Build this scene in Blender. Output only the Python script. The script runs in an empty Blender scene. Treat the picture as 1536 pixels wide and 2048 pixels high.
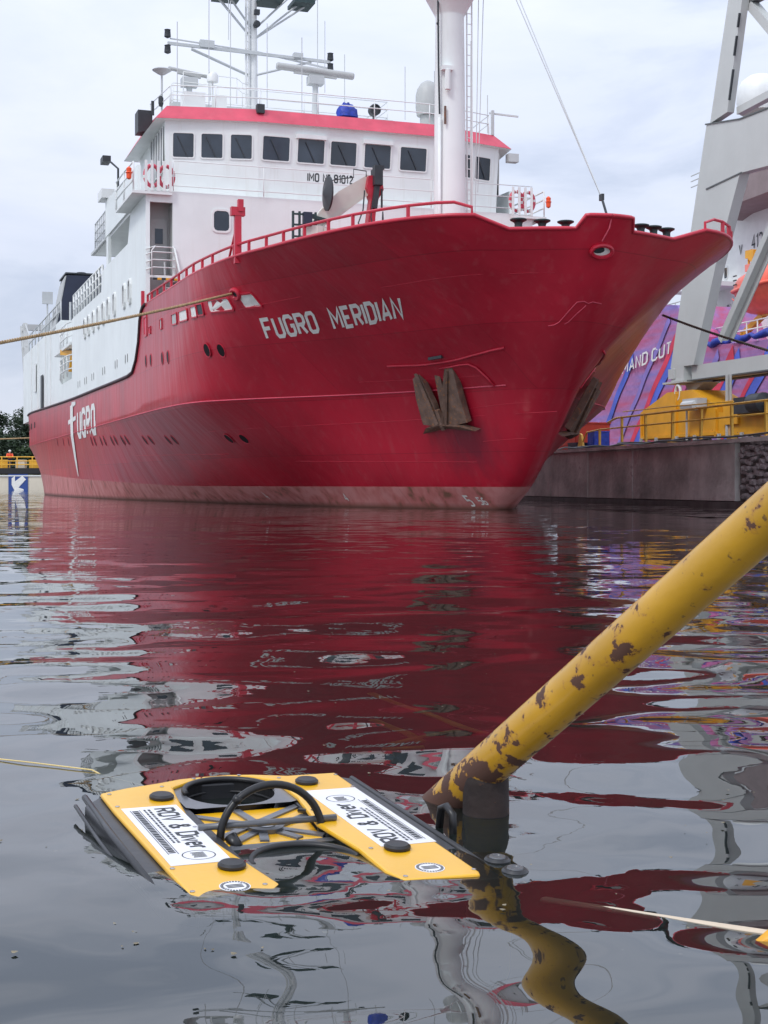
import bpy, bmesh, math, random
import numpy as np
from mathutils import Vector, Matrix
random.seed(7); rng=np.random.default_rng(3)
R=math.radians
scene=bpy.context.scene
COL=scene.collection
# ------------------------------------------------------------------ camera
cam=bpy.data.objects.new('camera',bpy.data.cameras.new('camera')); COL.objects.link(cam)
cam.location=(0,0,.665); cam.rotation_euler=(R(90),0,0)
cam.data.sensor_fit='HORIZONTAL'; cam.data.sensor_width=36; cam.data.lens=36*2860/1536
cam.data.shift_y=-57/1536; cam.data.clip_start=.05; cam.data.clip_end=4000
scene.camera=cam
scene.render.resolution_x=768; scene.render.resolution_y=1024
# ------------------------------------------------------------------ light
SUN_EL,SUN_AZ=R(48),R(218)      # azimuth clockwise from +Y: behind and left of the camera
sun=bpy.data.objects.new('sun',bpy.data.lights.new('sun','SUN')); COL.objects.link(sun)
sun.data.energy=1.3; sun.data.angle=R(14); sun.data.color=(1,.985,.955)
sd=Vector((math.sin(SUN_AZ)*math.cos(SUN_EL),math.cos(SUN_AZ)*math.cos(SUN_EL),math.sin(SUN_EL)))
sun.rotation_euler=sd.to_track_quat('Z','Y').to_euler()
world=bpy.data.worlds.new('World'); scene.world=world; world.use_nodes=True
wt=world.node_tree; wt.nodes.clear()
def N(t,kind,**kw):
    n=t.nodes.new(kind)
    for k,v in kw.items():
        if k in n.inputs: n.inputs[k].default_value=v
        else: setattr(n,k,v)
    return n
out=N(wt,'ShaderNodeOutputWorld'); bg=N(wt,'ShaderNodeBackground'); bg.inputs[1].default_value=.1
sky=N(wt,'ShaderNodeTexSky'); sky.sky_type='NISHITA'; sky.sun_disc=False; sky.sun_elevation=SUN_EL; sky.sun_rotation=SUN_AZ
tc=N(wt,'ShaderNodeTexCoord'); mp=N(wt,'ShaderNodeMapping'); mp.inputs['Scale'].default_value=(1,1,3.2)
wt.links.new(tc.outputs['Generated'],mp.inputs['Vector'])
n1=N(wt,'ShaderNodeTexNoise'); n1.inputs['Scale'].default_value=3.4; n1.inputs['Detail'].default_value=7; n1.inputs['Roughness'].default_value=.55; n1.inputs['Distortion'].default_value=.3
wt.links.new(mp.outputs['Vector'],n1.inputs['Vector'])
cr=N(wt,'ShaderNodeValToRGB'); e=cr.color_ramp.elements
e[0].position=.36; e[0].color=(4.3,4.85,6.1,1); e[1].position=.62; e[1].color=(6.25,6.6,7.7,1)
x=e.new(.48); x.color=(5.65,6.1,7.25,1)
wt.links.new(n1.outputs['Fac'],cr.inputs['Fac'])
mx=N(wt,'ShaderNodeMix',data_type='RGBA'); mx.inputs[0].default_value=.9
wt.links.new(sky.outputs[0],mx.inputs[6]); 
sz=N(wt,'ShaderNodeSeparateXYZ'); wt.links.new(tc.outputs['Generated'],sz.inputs[0])
zr=N(wt,'ShaderNodeMapRange'); zr.inputs[1].default_value=0; zr.inputs[2].default_value=.8; zr.inputs[3].default_value=1; zr.inputs[4].default_value=2.0; wt.links.new(sz.outputs[2],zr.inputs[0])
sv=N(wt,'ShaderNodeVectorMath',operation='SCALE'); wt.links.new(cr.outputs[0],sv.inputs[0]); wt.links.new(zr.outputs[0],sv.inputs['Scale']); wt.links.new(sv.outputs[0],mx.inputs[7])
wt.links.new(mx.outputs[2],bg.inputs[0]); wt.links.new(bg.outputs[0],out.inputs[0])
vs=scene.view_settings; vs.view_transform='Standard'; vs.look='None'; vs.gamma=1; vs.exposure=.22; vs.use_curve_mapping=False
scene.cycles.max_bounces=8; scene.cycles.transmission_bounces=6; scene.cycles.transparent_max_bounces=8
scene.cycles.sample_clamp_indirect=6; scene.cycles.caustics_reflective=True; scene.cycles.caustics_refractive=True
# ------------------------------------------------------------------ helpers
def paint(name,col,rough=.45,var=.12,scale=2.,rust=0.,rcol=(.16,.05,.015),streak=0.,bump=0.,bscale=6.,metal=0.,spec=.5,dirt=None,sstretch=.08,coat=0.):
    m=bpy.data.materials.new(name); m.use_nodes=True; t=m.node_tree; t.nodes.clear(); L=t.links.new
    o=N(t,'ShaderNodeOutputMaterial'); b=N(t,'ShaderNodeBsdfPrincipled')
    b.inputs['Roughness'].default_value=rough; b.inputs['Metallic'].default_value=metal; b.inputs['Specular IOR Level'].default_value=spec
    b.inputs['Coat Weight'].default_value=coat; b.inputs['Coat Roughness'].default_value=.15
    L(b.outputs[0],o.inputs[0])
    c=N(t,'ShaderNodeTexCoord')
    n=N(t,'ShaderNodeTexNoise'); n.inputs['Scale'].default_value=scale; n.inputs['Detail'].default_value=6; L(c.outputs['Object'],n.inputs['Vector'])
    mr=N(t,'ShaderNodeMapRange'); mr.inputs[1].default_value=.3; mr.inputs[2].default_value=.7; mr.inputs[3].default_value=1-var; mr.inputs[4].default_value=1+var
    L(n.outputs['Fac'],mr.inputs[0])
    mul=N(t,'ShaderNodeMix',data_type='RGBA',blend_type='MULTIPLY'); mul.inputs[0].default_value=1; mul.inputs[6].default_value=(*col,1)
    L(mr.outputs[0],mul.inputs[7]); cur=mul.outputs[2]
    if streak:
        p=N(t,'ShaderNodeMapping'); p.inputs['Scale'].default_value=(1,1,sstretch); L(c.outputs['Object'],p.inputs['Vector'])
        s=N(t,'ShaderNodeTexNoise'); s.inputs['Scale'].default_value=4.5; s.inputs['Detail'].default_value=5; s.inputs['Roughness'].default_value=.6; L(p.outputs[0],s.inputs['Vector'])
        q=N(t,'ShaderNodeMapRange'); q.inputs[1].default_value=.55; q.inputs[2].default_value=.78; q.inputs[3].default_value=0; q.inputs[4].default_value=streak; L(s.outputs['Fac'],q.inputs[0])
        k=N(t,'ShaderNodeMix',data_type='RGBA'); k.inputs[7].default_value=(*(dirt or rcol),1); L(q.outputs[0],k.inputs[0]); L(cur,k.inputs[6]); cur=k.outputs[2]
    if rust:
        s=N(t,'ShaderNodeTexNoise'); s.inputs['Scale'].default_value=scale*2.2; s.inputs['Detail'].default_value=9; s.inputs['Roughness'].default_value=.65; L(c.outputs['Object'],s.inputs['Vector'])
        q=N(t,'ShaderNodeMapRange'); q.inputs[1].default_value=.75-rust*.35; q.inputs[2].default_value=.79-rust*.35; L(s.outputs['Fac'],q.inputs[0])
        k=N(t,'ShaderNodeMix',data_type='RGBA'); k.inputs[7].default_value=(*rcol,1); L(q.outputs[0],k.inputs[0]); L(cur,k.inputs[6]); cur=k.outputs[2]
    L(cur,b.inputs['Base Color'])
    if bump:
        s=N(t,'ShaderNodeTexNoise'); s.inputs['Scale'].default_value=bscale; s.inputs['Detail'].default_value=4; L(c.outputs['Object'],s.inputs['Vector'])
        bp=N(t,'ShaderNodeBump'); bp.inputs['Strength'].default_value=1; bp.inputs['Distance'].default_value=bump; L(s.outputs['Fac'],bp.inputs['Height']); L(bp.outputs[0],b.inputs['Normal'])
    return m
class MB:
    def __init__(s): s.v=[]; s.f=[]; s.m=[]
    def add(s,vs,fs,mi=0):
        b=len(s.v); s.v+=[tuple(map(float,p)) for p in vs]; s.f+=[tuple(i+b for i in f) for f in fs]; s.m+=[mi]*len(fs); return s
    def box(s,c,d,rz=0,mi=0):
        cx,cy,cz=c; a,b,h=d[0]/2,d[1]/2,d[2]/2; cs,sn=math.cos(rz),math.sin(rz); P=[]
        for z in(-h,h):
            for x,y in((-a,-b),(a,-b),(a,b),(-a,b)): P.append((cx+x*cs-y*sn,cy+x*sn+y*cs,cz+z))
        return s.add(P,[(3,2,1,0),(4,5,6,7),(0,1,5,4),(1,2,6,5),(2,3,7,6),(3,0,4,7)],mi)
    def beam(s,p,q,w,h,mi=0,up=(0,0,1)):
        p,q=Vector(p),Vector(q); d=(q-p).normalized(); u=Vector(up)
        if abs(d.dot(u))>.98: u=Vector((1,0,0))
        x=d.cross(u).normalized()*(w/2); y=x.cross(d).normalized()*(h/2); P=[]
        for o in(p,q): P+= [o-x-y,o+x-y,o+x+y,o-x+y]
        return s.add(P,[(3,2,1,0),(4,5,6,7),(0,1,5,4),(1,2,6,5),(2,3,7,6),(3,0,4,7)],mi)
    def tube(s,pts,r,n=8,closed=False,mi=0):
        P=[Vector(p) for p in pts]; k=len(P); rr=r if isinstance(r,(list,tuple)) else [r]*k
        V=[]; prev=None
        for i in range(k):
            a=P[i-1] if (i>0 or closed) else P[i]; b=P[(i+1)%k] if (i<k-1 or closed) else P[i]
            d=(b-a); d=d.normalized() if d.length>1e-9 else Vector((0,0,1))
            if prev is None:
                u=Vector((0,0,1)) if abs(d.z)<.9 else Vector((1,0,0)); x=d.cross(u).normalized()
            else:
                x=(prev-d*prev.dot(d)); x=x.normalized() if x.length>1e-6 else d.orthogonal().normalized()
            prev=x; y=d.cross(x)
            for j in range(n):
                t=2*math.pi*j/n; V.append(P[i]+(x*math.cos(t)+y*math.sin(t))*rr[i])
        F=[]
        for i in range(k if closed else k-1):
            for j in range(n):
                a=i*n+j;b=i*n+(j+1)%n;c=((i+1)%k)*n+(j+1)%n;d=((i+1)%k)*n+j; F.append((a,b,c,d))
        if not closed: F.append(tuple(range(n-1,-1,-1))); F.append(tuple(range((k-1)*n,k*n)))
        return s.add(V,F,mi)
    def prism(s,poly,vec,mi=0):
        n=len(poly); v=Vector(vec); A=[Vector(p) for p in poly]; B=[p+v for p in A]
        return s.add(A+B,[tuple(range(n-1,-1,-1)),tuple(range(n,2*n))]+[(i,(i+1)%n,n+(i+1)%n,n+i) for i in range(n)],mi)
    def lathe(s,prof,o=(0,0,0),n=16,axis='Z',mi=0):
        V=[];o=Vector(o)
        for r,z in prof:
            for j in range(n):
                t=2*math.pi*j/n; c,k=r*math.cos(t),r*math.sin(t)
                V.append(o+(Vector((c,k,z)) if axis=='Z' else Vector((z,c,k)) if axis=='X' else Vector((k,z,c))))
        F=[]
        for i in range(len(prof)-1):
            for j in range(n): F.append((i*n+j,i*n+(j+1)%n,(i+1)*n+(j+1)%n,(i+1)*n+j))
        F.append(tuple(range(n-1,-1,-1))); F.append(tuple(range((len(prof)-1)*n,len(prof)*n)))
        return s.add(V,F,mi)
    def build(s,name,mats,parent=None,smooth=False,fix=True):
        me=bpy.data.meshes.new(name); me.from_pydata(s.v,[],s.f)
        if not isinstance(mats,(list,tuple)): mats=[mats]
        for m in mats: me.materials.append(m)
        me.polygons.foreach_set('material_index',s.m)
        if fix:
            b=bmesh.new(); b.from_mesh(me); bmesh.ops.recalc_face_normals(b,faces=b.faces); b.to_mesh(me); b.free()
        if smooth:
            me.polygons.foreach_set('use_smooth',[True]*len(me.polygons))
            if smooth!='all': me.set_sharp_from_angle(angle=R(38))
        me.update(); o=bpy.data.objects.new(name,me); COL.objects.link(o)
        if parent is not None: o.parent=parent
        return o
def tag(o,label=None,cat=None,group=None,kind=None):
    for k,v in(('label',label),('category',cat),('group',group),('kind',kind)):
        if v: o[k]=v
    return o
def empty(name,loc,rz,label,cat,group=None):
    o=bpy.data.objects.new(name,None); COL.objects.link(o); o.location=loc; o.rotation_euler=(0,0,rz); o.empty_display_size=.3
    return tag(o,label,cat,group)
def inst(src,parent,loc=None,rot=None,scale=None):
    c=src.copy(); COL.objects.link(c); c.parent=parent
    if loc is not None: c.location=loc
    if rot is not None: c.rotation_euler=rot
    if scale is not None: c.scale=scale
    for ch in list(src.children):
        d=ch.copy(); COL.objects.link(d); d.parent=c
    return c
# stroke lettering: unit height, every glyph = (width, polylines)
GL={'F':(.6,[[(0,0),(0,1),(.6,1)],[(.0,.52),(.5,.52)]]),'U':(.6,[[(0,1),(0,.15),(.12,0),(.48,0),(.6,.15),(.6,1)]]),
'G':(.6,[[(.6,.8),(.6,.87),(.48,1),(.12,1),(0,.85),(0,.15),(.12,0),(.48,0),(.6,.15),(.6,.48),(.36,.48)]]),
'R':(.6,[[(0,0),(0,1),(.46,1),(.6,.87),(.6,.62),(.46,.48),(.0,.48)],[(.3,.46),(.6,0)]]),'O':(.6,[[(.12,0),(0,.15),(0,.85),(.12,1),(.48,1),(.6,.85),(.6,.15),(.48,0),(.12,0)]]),
'M':(.74,[[(0,0),(0,1),(.37,.35),(.74,1),(.74,0)]]),'E':(.55,[[(.55,1),(0,1),(0,0),(.55,0)],[(0,.5),(.45,.5)]]),'I':(.0,[[(0,0),(0,1)]]),
'D':(.6,[[(0,0),(0,1),(.42,1),(.6,.82),(.6,.18),(.42,0),(0,0)]]),'A':(.64,[[(0,0),(.32,1),(.64,0)],[(.12,.3),(.52,.3)]]),'N':(.6,[[(0,0),(0,1),(.6,0),(.6,1)]]),
'C':(.6,[[(.6,.8),(.6,.85),(.48,1),(.12,1),(0,.85),(0,.15),(.12,0),(.48,0),(.6,.15),(.6,.2)]]),'T':(.6,[[(0,1),(.6,1)],[(.3,0),(.3,1)]]),
'4':(.6,[[(.45,0),(.45,1),(0,.3),(.62,.3)]]),'1':(.2,[[(0,.8),(.2,1),(.2,0)]]),'2':(.55,[[(0,.82),(.12,1),(.42,1),(.55,.85),(.55,.65),(0,0),(.55,0)]]),
'8':(.55,[[(.12,.53),(0,.65),(0,.88),(.12,1),(.43,1),(.55,.88),(.55,.65),(.43,.53),(.12,.53)],[(.12,.51),(0,.38),(0,.12),(.12,0),(.43,0),(.55,.12),(.55,.38),(.43,.51)]]),
'0':(.55,[[(.12,0),(0,.15),(0,.85),(.12,1),(.43,1),(.55,.85),(.55,.15),(.43,0),(.12,0)]]),'5':(.5,[[(.5,1),(0,1),(0,.55),(.35,.58),(.5,.45),(.5,.12),(.38,0),(0,0)]]),
'6':(.5,[[(.45,1),(.12,.9),(0,.6),(0,.12),(.12,0),(.4,0),(.5,.12),(.5,.4),(.38,.5),(0,.48)]]),'V':(.6,[[(0,1),(.3,0),(.6,1)]]),
'&':(.6,[[(.6,0),(.12,.75),(.15,.95),(.3,1),(.42,.88),(.38,.7),(.02,.35),(.02,.12),(.15,0),(.35,0),(.6,.4)]]),'i':(.0,[[(0,0),(0,.65)],[(0,.8),(0,.92)]]),
'v':(.42,[[(0,.68),(.21,0),(.42,.68)]]),'e':(.42,[[(0,.36),(.42,.36),(.42,.55),(.3,.68),(.1,.68),(0,.55),(0,.12),(.1,0),(.42,0)]]),'r':(.3,[[(0,0),(0,.68)],[(0,.5),(.12,.66),(.3,.66)]]),
'º':(.25,[[(0,.65),(0,.95),(.22,.95),(.22,.65),(0,.65)],[(0,.45),(.22,.45)]]),'-':(.4,[[(0,.5),(.4,.5)]]),' ':(.3,[]),
'S':(.5,[[(.5,.85),(.4,1),(.1,1),(0,.85),(0,.62),(.5,.38),(.5,.15),(.4,0),(.1,0),(0,.15)]]),'L':(.5,[[(0,1),(0,0),(.5,0)]]),'H':(.55,[[(0,0),(0,1)],[(.55,0),(.55,1)],[(0,.5),(.55,.5)]]),'a':(.42,[[(.42,.68),(.1,.68),(0,.5),(0,.12),(.1,0),(.42,.1)],[(.42,.68),(.42,0)]]),'t':(.3,[[(.1,.9),(.1,.1),(.3,0)],[(0,.68),(.3,.68)]]),'s':(.35,[[(.35,.6),(.1,.68),(0,.5),(.35,.2),(.25,0),(0,.08)]])}
def stroke(pl,w):
    n=len(pl); closed=pl[0]==pl[-1]; P=[Vector(p) for p in (pl[:-1] if closed else pl)]; k=len(P); L=[];Rr=[]
    for i in range(k):
        a=(P[i]-P[i-1]).normalized() if (i>0 or closed) else None
        b=(P[(i+1)%k]-P[i]).normalized() if (i<k-1 or closed) else None
        if a is None: a=b
        if b is None: b=a
        na=Vector((-a.y,a.x)); nb=Vector((-b.y,b.x)); m=(na+nb)
        m=m.normalized() if m.length>1e-6 else na; c=max(m.dot(na),.62); m=m*(w/2/c)
        L.append(P[i]+m); Rr.append(P[i]-m)
    q=[]
    for i in range(k if closed else k-1):
        j=(i+1)%k; seg=max(1,int((P[j]-P[i]).length/.35))
        for s_ in range(seg):
            a,b=s_/seg,(s_+1)/seg; q.append([L[i].lerp(L[j],a),L[i].lerp(L[j],b),Rr[i].lerp(Rr[j],b),Rr[i].lerp(Rr[j],a)])
    return q
def lettering(text,fn,w=.2,gap=.32,mb=None,mi=0):
    """fn(u,v,lift) -> 3D, u runs along the text in letter heights"""
    mb=mb or MB(); x=0
    for ch in text:
        g=GL[ch]
        for k,pl in enumerate(g[1]):
            for q in stroke(pl,w): mb.add([fn(x+p.x,p.y,k) for p in q],[(0,1,2,3)],mi)
        x+=g[0]+gap
    return mb,x-gap
# ------------------------------------------------------------------ materials
def hull_mat():
    m=paint('hull_red',(.46,.011,.032),rough=.36,var=.18,scale=.45,streak=.34,dirt=(.46,.1,.11),bump=.012,bscale=.9,sstretch=.06,spec=.5)  # pink streaks: weathering, plus gloss reflections put into the colour
    t=m.node_tree; L=t.links.new; b=next(n for n in t.nodes if n.type=='BSDF_PRINCIPLED'); old=b.inputs['Base Color'].links[0].from_socket
    c=N(t,'ShaderNodeTexCoord'); s=N(t,'ShaderNodeSeparateXYZ'); L(c.outputs['Object'],s.inputs[0])
    # dark grime streaks below the bow anchors and along the boot top
    zb=N(t,'ShaderNodeMapRange'); zb.inputs[1].default_value=-17; zb.inputs[2].default_value=-60; zb.inputs[3].default_value=.58; zb.inputs[4].default_value=1.35; L(s.outputs[0],zb.inputs[0])
    n=N(t,'ShaderNodeTexNoise'); n.inputs['Scale'].default_value=3.; n.inputs['Detail'].default_value=8
    mp=N(t,'ShaderNodeMapping'); mp.inputs['Scale'].default_value=(1,1,.35); L(c.outputs['Object'],mp.inputs[0]); L(mp.outputs[0],n.inputs[0])
    rp=N(t,'ShaderNodeValToRGB'); e=rp.color_ramp.elements; e[0].position=.3; e[0].color=(.2,.09,.06,1); e[1].position=.62; e[1].color=(.56,.22,.21,1); k=e.new(.42); k.color=(.47,.14,.13,1); L(n.outputs['Fac'],rp.inputs[0])
    # pale pink towards the middle, brown scum at the waterline
    wl=N(t,'ShaderNodeMapRange'); wl.inputs[1].default_value=.02; wl.inputs[2].default_value=.16; wl.inputs[3].default_value=.85; wl.inputs[4].default_value=0; L(s.outputs[2],wl.inputs[0])
    sc=N(t,'ShaderNodeMix',data_type='RGBA'); sc.inputs[7].default_value=(.13,.055,.035,1); L(wl.outputs[0],sc.inputs[0]); L(rp.outputs[0],sc.inputs[6])
    lt=N(t,'ShaderNodeMath',operation='LESS_THAN'); L(s.outputs[2],lt.inputs[0]); L(zb.outputs[0],lt.inputs[1])
    mx=N(t,'ShaderNodeMix',data_type='RGBA'); L(lt.outputs[0],mx.inputs[0]); L(old,mx.inputs[6]); L(sc.outputs[2],mx.inputs[7])
    # rust streaks where chains and rollers rub the stem
    d=N(t,'ShaderNodeVectorMath',operation='MULTIPLY'); d.inputs[1].default_value=(.35,2.6,.35); L(c.outputs['Object'],d.inputs[0])
    n2=N(t,'ShaderNodeTexNoise'); n2.inputs['Scale'].default_value=1.3; n2.inputs['Detail'].default_value=8; L(d.outputs[0],n2.inputs[0])
    q=N(t,'ShaderNodeMapRange'); q.inputs[1].default_value=.5; q.inputs[2].default_value=.75; q.inputs[4].default_value=.6; L(n2.outputs['Fac'],q.inputs[0])
    px=N(t,'ShaderNodeMapRange'); px.inputs[1].default_value=3.3; px.inputs[2].default_value=5.2; L(s.outputs[1],px.inputs[0])
    pz=N(t,'ShaderNodeMath',operation='MULTIPLY'); L(q.outputs[0],pz.inputs[0]); L(px.outputs[0],pz.inputs[1])
    m3=N(t,'ShaderNodeMix',data_type='RGBA'); m3.inputs[7].default_value=(.22,.05,.03,1); L(pz.outputs[0],m3.inputs[0]); L(mx.outputs[2],m3.inputs[6])
    L(m3.outputs[2],b.inputs['Base Color'])
    # shell plates: slightly different paint, fine seams; grime smear below the anchors
    cx=N(t,'ShaderNodeCombineXYZ'); L(s.outputs[0],cx.inputs[0]); L(s.outputs[2],cx.inputs[1])
    br=N(t,'ShaderNodeTexBrick'); br.inputs['Scale'].default_value=1; br.inputs['Brick Width'].default_value=5.5; br.inputs['Row Height'].default_value=1.45; br.inputs['Mortar Size'].default_value=.011; br.inputs['Mortar Smooth'].default_value=.3
    br.inputs['Color1'].default_value=(1,1,1,1); br.inputs['Color2'].default_value=(.84,.84,.84,1); br.inputs['Mortar'].default_value=(.7,.7,.7,1); L(cx.outputs[0],br.inputs['Vector'])
    m5=N(t,'ShaderNodeMix',data_type='RGBA',blend_type='MULTIPLY'); m5.inputs[0].default_value=1; L(m3.outputs[2],m5.inputs[6]); L(br.outputs['Color'],m5.inputs[7])
    gm=N(t,'ShaderNodeVectorMath',operation='SUBTRACT'); gm.inputs[1].default_value=(.3,0,1.75); L(c.outputs['Object'],gm.inputs[0])
    g2=N(t,'ShaderNodeVectorMath',operation='MULTIPLY'); g2.inputs[1].default_value=(.75,0,.8); L(gm.outputs[0],g2.inputs[0]); gl_=N(t,'ShaderNodeVectorMath',operation='LENGTH'); L(g2.outputs[0],gl_.inputs[0])
    ga=N(t,'ShaderNodeMath',operation='MULTIPLY_ADD'); ga.inputs[1].default_value=1.1; L(n.outputs['Fac'],ga.inputs[0]); L(gl_.outputs['Value'],ga.inputs[2])
    gq=N(t,'ShaderNodeMapRange'); gq.inputs[1].default_value=1.45; gq.inputs[2].default_value=.7; gq.inputs[3].default_value=0; gq.inputs[4].default_value=.55; L(ga.outputs[0],gq.inputs[0])
    m6=N(t,'ShaderNodeMix',data_type='RGBA'); m6.inputs[7].default_value=(.06,.015,.03,1); L(gq.outputs[0],m6.inputs[0]); L(m5.outputs[2],m6.inputs[6]); L(m6.outputs[2],b.inputs['Base Color'])
    # plates dished between the frames
    bp=next(n for n in t.nodes if n.type=='BUMP'); m4=N(t,'ShaderNodeMapping'); m4.inputs['Scale'].default_value=(1.5,.6,.22); L(c.outputs['Object'],m4.inputs[0])
    n4=N(t,'ShaderNodeTexNoise'); n4.inputs['Scale'].default_value=1.; n4.inputs['Detail'].default_value=3; L(m4.outputs[0],n4.inputs[0])
    b4=N(t,'ShaderNodeBump'); b4.inputs['Strength'].default_value=1; b4.inputs['Distance'].default_value=.05; L(n4.outputs['Fac'],b4.inputs['Height']); L(bp.outputs[0],b4.inputs['Normal']); L(b4.outputs[0],b.inputs['Normal'])
    rr=N(t,'ShaderNodeMix',data_type='FLOAT'); rr.inputs[2].default_value=.33; rr.inputs[3].default_value=.65; L(lt.outputs[0],rr.inputs[0]); L(rr.outputs[0],b.inputs['Roughness'])
    return m
HULL=hull_mat()
WHITE=paint('white_paint',(.755,.79,.775),.4,.05,.8,streak=.28,dirt=(.5,.46,.38),sstretch=.07,bump=.006,bscale=1.3)
WHITE2=paint('white_steel',(.74,.755,.74),.4,.05,2)
GREYW=paint('grey_white_paint',(.5,.52,.52),.45,.06,2,rust=.12,rcol=(.3,.14,.06))
PINK=paint('brightened_red_paint',(.6,.07,.115),.5,.14,1.5,streak=.25,dirt=(.6,.2,.22))  # sky brightness on the sloped roof fascia is mixed into this red
RED=paint('red_rail_paint',(.5,.02,.045),.38,.1,3)
GLASS=paint('window_glass',(.028,.04,.056),.07,.55,.7,spec=.7)
DARK=paint('dark_steel',(.03,.035,.04),.5,.2,4)
BLACKR=paint('black_rubber',(.012,.012,.013),.42,.2,9)
NAVY=paint('navy_paint',(.016,.022,.045),.45,.15,1.2)
GREEN=paint('dark_green_paint',(.02,.045,.045),.5,.2,4)
RUSTY=paint('rusty_steel',(.16,.095,.07),.7,.3,5,rust=.5,rcol=(.28,.12,.05),bump=.01,bscale=14)
HOLE=paint('porthole_glass',(.012,.008,.01),.5,.3,5,spec=.15)
LETTER=paint('white_lettering',(.74,.73,.7),.5,.08,6)
INK=paint('black_lettering',(.02,.025,.03),.5,.1,8)
ORANGE=paint('orange_plastic',(.8,.09,.02),.45,.1,4)
BLUE=paint('blue_tarpaulin',(.01,.035,.32),.5,.3,8,bump=.03,bscale=5)
YEL=paint('yellow_gantry_paint',(.74,.36,.02),.45,.12,1.5,rust=.2,rcol=(.2,.07,.03))
ROPE=paint('hemp_rope',(.36,.24,.12),.85,.25,9)
ROPED=paint('dark_rope',(.12,.1,.08),.85,.25,9)
HIVIS=paint('dark_seal',(.05,.02,.025),.6,.1,5)
GREYIN=paint('grey_shelter_paint',(.42,.43,.42),.5,.06,2)
# ------------------------------------------------------------------ the ship
PSI=R(18.84)
ship=empty('survey_ship',(3.10,36.33,0),PSI-math.pi/2,'large red and white survey ship with two anchors and a tall white foremast','ship')
def pchip(P):
    n=len(P); xs=[p[0] for p in P]; ys=[p[1] for p in P]
    h=[xs[i+1]-xs[i] for i in range(n-1)]; d=[(ys[i+1]-ys[i])/h[i] for i in range(n-1)]
    m=[d[0]]+[0]*(n-2)+[d[-1]]
    for i in range(1,n-1):
        if d[i-1]*d[i]>0:
            w1=2*h[i]+h[i-1]; w2=h[i]+2*h[i-1]; m[i]=(w1+w2)/(w1/d[i-1]+w2/d[i])
    def f(x):
        if x<=xs[0]: return ys[0]
        if x>=xs[-1]: return ys[-1]
        lo,hi=0,n-1
        while hi-lo>1:
            k=(lo+hi)//2
            if xs[k]<=x: lo=k
            else: hi=k
        t=(x-xs[lo])/h[lo]; t2=t*t; t3=t2*t
        return (2*t3-3*t2+1)*ys[lo]+(t3-2*t2+t)*h[lo]*m[lo]+(-2*t3+3*t2)*ys[hi]+(t3-t2)*h[lo]*m[hi]
    return f
STEM=pchip([(-2,-1.3),(0,0),(.58,.9),(3,2.95),(6.45,5.71),(7,6.1)])
C0=pchip([(0,.02),(.04,.12),(.15,.24),(.5,.42),(1.15,.72),(2.3,1.3),(5.2,2.45),(10.6,3.55),(17,4.6),(21,5.2),(28,6.0),(38,6.5),(46,6.5),(51,6.4),(57,6.0),(61,5.2),(65,3.9),(68.5,2.0)])
CK=pchip([(0,.03),(.05,.25),(.18,.5),(.4,.74),(.8,1.0),(1.4,1.25),(2.1,1.5),(3,1.85),(4,2.4),(5,3.0),(6,3.72),(7,4.52),(8,5.3),(9,5.95),(10,6.45),(12,6.75),(15,6.88),(20,6.92),(54,6.9),(60,6.85),(65,6.4),(69,5.6),(72,4.6)])
CD=pchip([(0,.03),(.03,.3),(.18,.75),(.48,1.6),(.74,2.2),(.9,2.9),(1.06,3.3),(1.76,4.08),(3,4.84),(4.8,5.56),(6.8,6.15),(8,6.5),(9.8,6.76),(12.1,6.93),(16,6.95),(62,6.9),(69,6.75),(73.5,6.3)])
ZK=3.0
def hb(s,z):
    w=max(STEM(z)-s,0)
    if z<0: return C0(w)*(1+.12*z)
    if z<ZK:
        r=z/ZK; a=C0(w); return a+(CK(w)-a)*r
    r=max(z-ZK,0)/(6.45-ZK); r=r*(1-.42*(1-r)*min(1,max(0,(14-w)/8))); a=CK(w); return a+(CD(w)-a)*r

def hs(s,z): return hb(s,z)
def hp(s,z,side=-1,off=0.):
    e=.05
    def P(a,c): return Vector((a,side*hb(a,c),c))
    p=P(s,z); d1=P(s-e,z)-p; d2=P(s,z+e)-P(s,z-e) if z>.06 else Vector((0,0,1)); n=d1.cross(d2).normalized()
    if n.y*side<0: n=-n
    return p+n*off
ZT=pchip([(0,6.45),(14,6.46),(19.1,6.52),(19.5,6.5),(20.1,6.12),(20.4,5.45),(21,4.86),(21.8,4.5),(22.9,4.44),(31,4.5),(39,4.57),(50,4.75),(64,5.0),(73,5.1)])
def ztop(w):
    if w<.12: return 6.45
    if w<.18: return 6.45-.25*(w-.12)/.06
    if w<.74: return 6.2
    if w<.9: return 6.2+.25*(w-.74)/.16
    return ZT(w)
WS=[0,.008,.02,.04,.065,.09,.12,.18,.25,.35,.48,.6,.74,.9,1.06,1.25,1.5,1.76,2.1,2.5,3,3.5,4,4.5,5,5.5,6,6.5,7,7.5,8,8.5,9,9.5,10,11,12,13,14,15.5,17,18.2,19.1,19.5,19.8,20.1,20.4,21,21.8,22.9,25,28,31,35,39,43,47,50,53,56,58.5,61,63.5,66,68.5,70.5,72,73]
def cs(w,z):
    g=min(1,max(0,(w-1)/17)); g=g*g*(3-2*g)
    return (STEM(z)*(1-g)+5.71*g)-w
ZR=[-1.3,-.6,-.2,0,.2,.45,.7,1,1.35,1.7,2.05,2.4,2.7,2.9,3.0]
mb=MB(); cols=[]
for w in WS:
    zt=ztop(w); zs=ZR+[3.0+(zt-3.0)*k/10 for k in range(1,11)]
    if w>55:  # stern rises in a counter
        pass
    cols.append([(cs(w,z),hb(cs(w,z),z),z) for z in zs])
nr=len(cols[0])
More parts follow.
